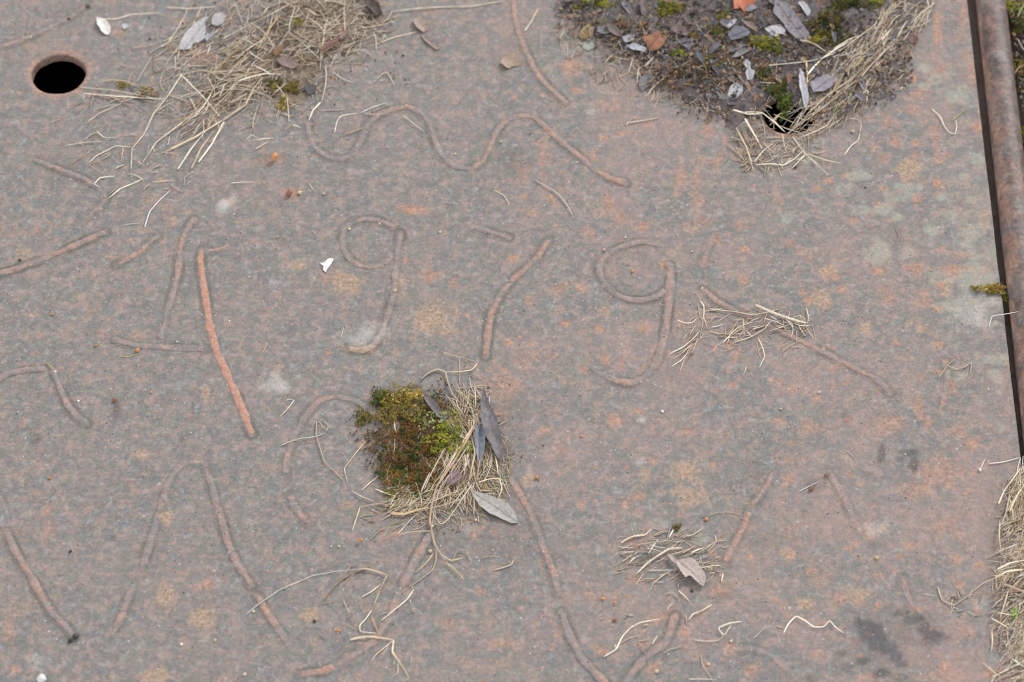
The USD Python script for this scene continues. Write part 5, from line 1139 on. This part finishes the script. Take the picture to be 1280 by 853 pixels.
leaf('white_flake', 'ragged white flake left of the first welded figure 9', 'flake', [(400, 330), (405, 330), (409, 325), (413, 324), (417, 325), (414, 331), (411, 335), (407, 342), (404, 338), (405, 334)], .4, (.82, .81, .79), 34, .4, False, .0, maxe=1.0)
leaf('leaf_scrap', 'tan crumpled scrap left of the top weld', 'leaf', [(625, 82), (629, 74), (638, 68), (646, 74), (652, 84), (642, 84), (634, 88)], .5, (.44, .33, .24), 35, 1.4, False, .2)
leaf('leaf_scrap', 'peach coloured scrap at the right rim of the upper straw heap', 'leaf', [(516, 28), (524, 22), (534, 28), (538, 36), (530, 42), (520, 38)], .5, (.40, .30, .25), 36, 1.2, False, .2)
leaf('leaf_scrap', 'thin rosy strip under the peach scrap', 'leaf', [(526, 44), (536, 50), (546, 56), (551, 62), (545, 64), (532, 54)], .4, (.38, .285, .255), 37, .6, False, .2)
leaf('bark_strip', 'brown-red bark strip in the straw beside the open hole heap', 'bark', [(399, 66), (410, 59), (420, 52), (424, 55), (414, 63), (402, 69)], 2.2, (.24, .13, .10), 38, .8, False, .2, thick=.9)
leaf('bark_strip', 'dull pink bark strip right above the brown-red one', 'bark', [(424, 50), (430, 43), (436, 42), (432, 50), (426, 54)], 2.0, (.30, .20, .18), 39, .8, False, .2, thick=.8)
leaf('bark_strip', 'brown bark piece in the middle of the straw heap', 'bark', [(340, 70), (348, 64), (356, 60), (354, 68), (346, 76)], 3.2, (.26, .15, .085), 40, .8, False, .2, thick=.8)
leaf('bark_strip', 'mauve bark piece at the lower rim of the straw heap', 'bark', [(345, 78), (354, 75), (364, 78), (374, 84), (366, 90), (352, 86)], 1.6, (.27, .19, .165), 41, .8, False, .2, thick=.8)
leaf('bark_strip', 'dark bark nub at the right rim of the upper straw heap', 'bark', [(456, 6), (464, 4), (474, 10), (478, 20), (470, 24), (460, 16)], 1.4, (.085, .065, .05), 42, 1.4, False, .2, thick=1.2)
leaf('paint_chip', 'dark crumb at the edge of the ochre moss in the straw heap', 'crumb', [(380, 112), (388, 108), (396, 110), (394, 118), (386, 121)], .5, (.10, .095, .095), 43, .8, False, .2, thick=1.0)

# bark crumbs of the litter: a shared form would show, so each gets its own outline
g = np.random.default_rng(77)
nbark = 0
SPOTS = []
while len(SPOTS) < 150:
    x, y = g.uniform(700, 1130), g.uniform(-8, 130)
    line = 20 + (x - 700) * .62 if x < 860 else 150
    if y > line or (x > 1000 and y > 30 and y < 200 and g.random() < .7) or (x > 1060 and y < 160 - (x - 1000)):
        continue
    SPOTS.append((x, y))
BARKC = [(.21, .165, .15), (.13, .10, .09), (.27, .20, .155), (.34, .22, .135), (.25, .235, .25), (.36, .19, .11), (.19, .178, .205), (.08, .065, .058), (.42, .31, .205)]
BARKN = ['taupe', 'dark brown', 'tan', 'cinnamon', 'pale grey', 'rusty brown', 'slate grey', 'blackish', 'buff']
LITTER = [('the lavender leaf', 778, 6), ('the flat ochre leaf', 733, 42), ('the grey-green faded leaf', 735, 58), ('the silver glinting scrap', 786, 52), ('the bluish white scrap', 796, 65), ('the rusty curled leaf', 818, 58), ('the top-edge moss', 838, 10), ('the lone green moss speck', 848, 66), ('the dark green moss spot', 886, 79),
          ('the orange-red leaf', 930, 6), ('the slate-grey leaf', 924, 48), ('the bright lime moss', 955, 53), ('the silvery split leaf', 970, 45), ('the large violet leaf', 990, 30), ('the round silvery flake', 919, 118), ('the upper silvery flake', 935, 92), ('the dull moss over the hole', 955, 92), ('the largest top moss', 1036, 32), ('the hole moss tuft', 980, 135), ('the dark violet scrap', 808, 105), ('the red-leaf moss', 905, 24), ('the straw-covered leaf', 1028, 108), ('the bundle moss', 1062, 4)]
for k, (x, y) in enumerate(SPOTS):
    big = g.random() < .22
    L, W, a = (g.uniform(9, 16), g.uniform(3.5, 7.5), g.uniform(0, math.pi)) if big else (g.uniform(3, 9), g.uniform(1.6, 4.0), g.uniform(0, math.pi))
    ol = []
    for j in range(7):
        b = j / 7 * 2 * math.pi
        rr = g.uniform(.55, 1.2)
        u, v = L * rr * math.cos(b), W * rr * math.sin(b)
        ol.append((x + u * math.cos(a) - v * math.sin(a), y + (u * math.sin(a) + v * math.cos(a)) * .8))
    ci = int(g.choice([4, 6, 0, 2])) if big else int(g.integers(len(BARKC)))
    lm = min(LITTER, key=lambda t: math.hypot(t[1] - x, (t[2] - y) * 1.2))
    ang = math.degrees(math.atan2(lm[2] - y, x - lm[1])) % 360
    way = ['right of', 'above and right of', 'above', 'above and left of', 'left of', 'below and left of', 'below', 'below and right of'][int((ang + 22.5) // 45) % 8]
    dist = math.hypot(lm[1] - x, lm[2] - y)
    lb = f"{'large' if big else 'narrow' if W < 2.6 else 'small'} {BARKN[ci]} bark flake {'close ' if dist < 16 else ''}{way} {lm[0]}"
    leaf('bark_flake', lb, 'bark', ol, lift_at(x, y) * .62 + g.uniform(.5, 1.6), BARKC[ci], 400 + k, g.uniform(.6, 2.0), False, .5, 'bark flakes of the leaf mould', thick=.22, maxe=2.2 if big else 3.0)

# crumbs far too small to count
chips = Soup()
ICO = trimesh.creation.icosphere(0)


def chip(x, y, z, r, c, squash=.6):
    q = at(x, y, z * MM)
    R = trimesh.transformations.random_rotation_matrix(g.random(3))[:3, :3]
    v = ICO.vertices * (r * PX) * g.uniform(.55, 1.35, (12, 1)) * [1, .7, squash]
    chips.add(v @ R.T + q, ICO.faces, c)


for x, y in [(g.uniform(695, 1140), g.uniform(-10, 150)) for _ in range(6500)]:
    line = 24 + (x - 700) * .66 if x < 880 else 150 - max(0, x - 1040) * .45
    if y > line + g.normal(0, 9) or math.hypot(x - 987, (y - 142) * 1.25) < 37:
        continue
    chip(x, y, lift_at(x, y) * .5 + g.uniform(.3, 2.4), .7 + 3.2 * g.random() ** 2, np.asarray(BARKC[int(g.integers(len(BARKC)))]) * g.uniform(.5, 1.5))
for _ in range(420):
    x, y = g.normal(565, 38), g.normal(575, 42)
    chip(x, y, lift_at(x, y) * .4 + .3, g.uniform(.7, 2.4), np.asarray(BARKC[int(g.integers(len(BARKC)))]) * g.uniform(.6, 1.5))
for _ in range(500):
    x, y = g.normal(345, 75), g.normal(65, 40)
    chip(x, y, lift_at(x, y) * .4 + .25, g.uniform(.6, 2.2), np.asarray(BARKC[int(g.integers(len(BARKC)))]) * g.uniform(.7, 1.7))
for _ in range(700):                                   # soil bits right of the pipe and in the gap
    if g.random() < .7:
        yy = g.uniform(-10, 240); x = 1262 + yy * .115 + abs(g.normal(0, 16)); z = -4.0 + g.uniform(0, 3)
    else:
        yy = g.uniform(-10, 560); x = 1217 + yy * .112 + g.normal(0, 3); z = -14.5
    chip(x, yy, z, g.uniform(.8, 3.2), np.asarray(BARKC[int(g.integers(len(BARKC)))]) * g.uniform(.6, 1.6))
tag(chips.build('litter_crumbs', 'chip'), 'fine crumbs of bark, soil and leaf between the straw and the pipe', 'crumbs', kind='stuff')

# white and dark grit sprinkled over the bare steel
grit = Soup()
for _ in range(430):
    x, y = g.uniform(-10, 1290), g.uniform(-10, 860)
    if x > 1205 + y * .115 or math.hypot(x - 73, (y - 92) * 1.25) < 40 or math.hypot(x - 987, (y - 142) * 1.25) < 40:
        continue
    c = np.asarray([(.80, .78, .74), (.70, .62, .52), (.72, .55, .38), (.10, .09, .085), (.62, .36, .20)][int(g.choice(5, p=[.4, .2, .12, .18, .1]))])
    r = g.uniform(.5, 1.35) * (1.5 if g.random() < .1 else 1)
    q = at(x, y, .15)
    q = at(x, y); q[2] = plate_height(q[None, :2])[0] + r * PX * .25
    R = trimesh.transformations.random_rotation_matrix(g.random(3))[:3, :3]
    v = ICO.vertices * (r * PX) * g.uniform(.6, 1.3, (12, 1)) * [1.3, .7, .6]
    grit.add(v @ R.T * [1, 1, .6] + q, ICO.faces, c)
tag(grit.build('grit', 'chip'), 'white, tan and black grit sprinkled over the bare steel', 'grit', kind='stuff')

# ------------------------------------------------------------------ single grains and pellets
GR = [('tan grain below the wavy weld, above and left of the first figure 9', 405, 243, 3.2, 'b'), ('round tan grain at the upper left inside the first figure 9', 437, 287, 3.4, 'b'), ('brown grain left of the first figure 9, above the white flake', 347, 297, 3.2, 'n'), ('tan grain between the first 9 and the figure 7', 550, 291, 3.4, 'b'),
      ('orange nodule on the dark smear below the straw heap', 344, 200, 7.6, 'O'), ('orange grain beside the brown bump left of the first figure 9', 375, 242, 4.4, 'b'), ('rusty brown bump with a grain beside it, above the first figure 9', 362, 243, 8.0, 'R'), ('pale pink grain at the upper left of the second figure 9', 755, 313, 3.4, 'k'), ('white grain above the second figure 9', 782, 297, 2.4, 'w'), ('tan grain right of the second figure 9', 865, 315, 2.8, 'b'),
      ('orange grain inside the loop of the second figure 9', 791, 340, 3.6, 'O'), ('white grain right of the rust at lower middle', 828, 515, 3.4, 'w'), ('tan grain at the end of the angle weld, upper one', 1024, 491, 3.0, 'b'), ('tan grain below and left of the upper one by the angle weld', 976, 512, 2.8, 'b'), ('orange grain at the tip of the orange weld stroke', 883, 650, 4.2, 'O'), ('orange grain between bracket weld and torn leaf, upper one', 754, 749, 3.6, 'O'),
      ('orange grain right below the upper one by the bracket weld', 769, 754, 3.2, 'O'), ('dark orange grain, lowest of the three by the bracket weld', 768, 776, 4.2, 'R'), ('tan grain between the folded rootlets at the bottom', 914, 802, 3.2, 'b'), ('tan grain at the bottom left of the thin bottom stem', 885, 831, 3.2, 'b'), ('tan grain at the right end of the bracket weld', 821, 840, 4.0, 'b'), ('small tan grain at the left foot of the arch weld', 227, 806, 2.8, 'w'), ('tan grain right of the round tan crust at the bottom left', 269, 801, 3.4, 'b'),
      ('tan grain near the bottom edge below the arch weld', 306, 844, 3.8, 'b'), ('tan grain at the lower end of the long white stem', 317, 765, 3.0, 'b'), ('orange grain left of the lower rootlets', 423, 789, 4.0, 'O'), ('left one of two tan grains below the centre moss', 414, 684, 2.8, 'b'), ('right one of two tan grains below the centre moss', 424, 684, 3.0, 'b'), ('bright orange grain left below the centre straw', 451, 678, 4.4, 'O'), ('tan grain on the tail of the centre straw', 540, 659, 3.2, 'b'),
      ('tan grain at the fork of the straw tail', 538, 690, 4.0, 'b'), ('tan grain below the pale grey leaf', 595, 651, 2.8, 'b'), ('orange grain left of the ring weld, above the arch', 189, 491, 3.2, 'O'), ('orange grain above the left end of the short flat weld', 120, 433, 3.0, 'O'), ('orange flake grain under the short flat weld', 172, 439, 4.4, 'O'), ('orange grain on the left edge weld above the hook', 66, 394, 3.2, 'O'), ('white grain under the hooked weld', 98, 502, 2.8, 'w'), ('orange grain at the middle left below the hooked weld', 62, 598, 3.2, 'O'),
      ('tan grain at the bend of the hooked weld', 69, 466, 3.6, 'b'), ('dark red nodule below the short flat weld', 143, 501, 5.0, 'R'), ('tan grain over the rust streak, right below the second 9', 727, 546, 2.6, 'O'), ('orange grain at lower centre by the bracket weld top', 671, 598, 3.8, 'O'), ('tan grain by the welded vertical of the first 9', 494, 365, 4.4, 'b'), ('pale grain near the upper wavy weld', 508, 133, 2.8, 'b'), ('tan grain right of the wavy weld middle', 626, 178, 3.0, 'b'), ('pale tan grain below the wavy weld middle', 569, 193, 2.8, 'b'), ('tan grain near the lichen right of the covered hole', 1066, 165, 4.4, 'o'),
      ('orange nodule beside a pale stem tip at lower right', 1096, 698, 4.4, 'o'), ('orange lump inside the leaf mould, near the straw bundle', 1039, 33, 3.4, 'O'), ('pink-orange lump among the straw right of the covered hole', 1044, 109, 4.4, 'k'), ('orange bead in the leaf mould left of the rusty curled leaf', 772, 34, 3.6, 'O'), ('tan knob of the pale stem left of the lower gap', 1225, 588, 4.2, 'w'), ('white pebble cut by the bottom edge at left', 52, 850, 9.0, 'W'), ('brown nodule under the white straight stem at right', 1014, 612, 6.0, 'N'), ('mauve nodule left of the brown nodule at right', 1034, 594, 5.6, 'M'),
      ('shiny black pellet on the lower left weld', 95, 797, 6.4, 'K'), ('second black pellet touching the shiny one at lower left', 88, 802, 4.6, 'K'), ('black speck pellet at the left, above the lower left weld', 88, 690, 3.2, 'K'), ('black pellet by the tan crust below the long white stem', 393, 777, 3.4, 'K'), ('black pellet below the torn pinkish leaf', 865, 739, 3.2, 'K'), ('black pellet at the left edge weld', 25, 326, 3.2, 'K'), ('dark pellet near the top edge left of the petal', 110, 8, 5.0, 'D'), ('smaller dark pellet below the dark pellet at the top edge', 86, 24, 3.6, 'D'), ('dark pellet with a glint below the covered hole', 994, 210, 4.0, 'K'), ('dark pellet above the wavy weld right of the straw heap', 504, 70, 2.8, 'K')]
GC = dict(COL, O=(.58, .26, .10), R=(.26, .11, .07), W=(.82, .81, .78), N=(.24, .13, .08), M=(.32, .22, .21), K=(.03, .03, .035), D=(.09, .075, .055))
for k, (lb, x, y, r, c) in enumerate(GR):
    ic = trimesh.creation.icosphere(2)
    v = ic.vertices * (1 + (fbm(ic.vertices * 1.6 + k * 3.1 + 20, 3, k) - .5)[:, None] * .7) * [1, g.uniform(.75, 1), g.uniform(.6, .85)]
    an = g.uniform(0, 6.28)
    v = v @ np.array([[math.cos(an), math.sin(an), 0], [-math.sin(an), math.cos(an), 0], [0, 0, 1]])
    v = v * r * PX * .62
    p = at(x, y)
    zz = lift_at(x, y) * .9 + (2.0 if 'straw' in lb and r > 4 else 0)
    loc = np.array([p[0], p[1], plate_height(p[None, :2])[0] + zz * MM - v[:, 2].min() * .8])
    col = np.asarray(GC[c])[None] * (.75 + .5 * fbm(v / (.5 * MM) + 9, 2, k))[:, None]
    nm = 'pellet' if c in 'KD' else 'pebble' if c == 'W' else 'nodule' if c in 'RNM' else 'grain'
    m = obj(nm, (v, ic.faces), 'grain', None, True, col)
    UsdGeom.Xformable(UsdGeom.Mesh(m)).AddTranslateOp().Set(Gf.Vec3d(*map(float, loc)))
    tag(m, lb, nm)

# a few living and dead blades on the soil right of the pipe
SIDE = [('curved green-white blade beside the pipe at the top right corner', 4.0, 'y', [(1272, 22, 2), (1276, 12, 4), (1283, 2, 5)]), ('pale stem on the soil right of the pipe', 2.6, 'g', [(1272, 48, 0), (1277, 58, 1), (1284, 68, 1)]), ('brown stem on the soil right of the pipe, lower one', 2.4, 'n', [(1268, 92, -1), (1274, 84, 0), (1282, 80, 1)]), ('white thread hanging on the right flank of the pipe', 1.8, 'w', [(1254, 8, 5.0), (1256, 16, 4.0), (1254, 23, 4.5)]), ('buff blade lying at the very corner beside the pipe', 3.0, 'b', [(1262, 2, 0), (1270, -1, 2), (1284, -4, 3)])]
for lb, w, c, pts in SIDE:
    stem(pts, w, c, lb)

# things that would still share a label: say which is the upper one
seen = {}
for p in WORLD.GetChildren():
    lb = p.GetCustomDataByKey('label')
    if lb:
        t = UsdGeom.Xformable(p).GetLocalTransformation().ExtractTranslation()
        seen.setdefault(lb, []).append((-t[1], p))
for lb, ps in seen.items():
    if len(ps) in (2, 3, 4):
        for (_, p), word in zip(sorted(ps, key=lambda q: q[0]), {2: ('upper', 'lower'), 3: ('topmost', 'midmost', 'lowest'), 4: ('topmost', 'second', 'third', 'lowest')}[len(ps)]):
            p.SetCustomDataByKey('label', f'{word} {lb}' if len(lb.split()) < 16 else word + ' ' + lb.split(' ', 1)[1])
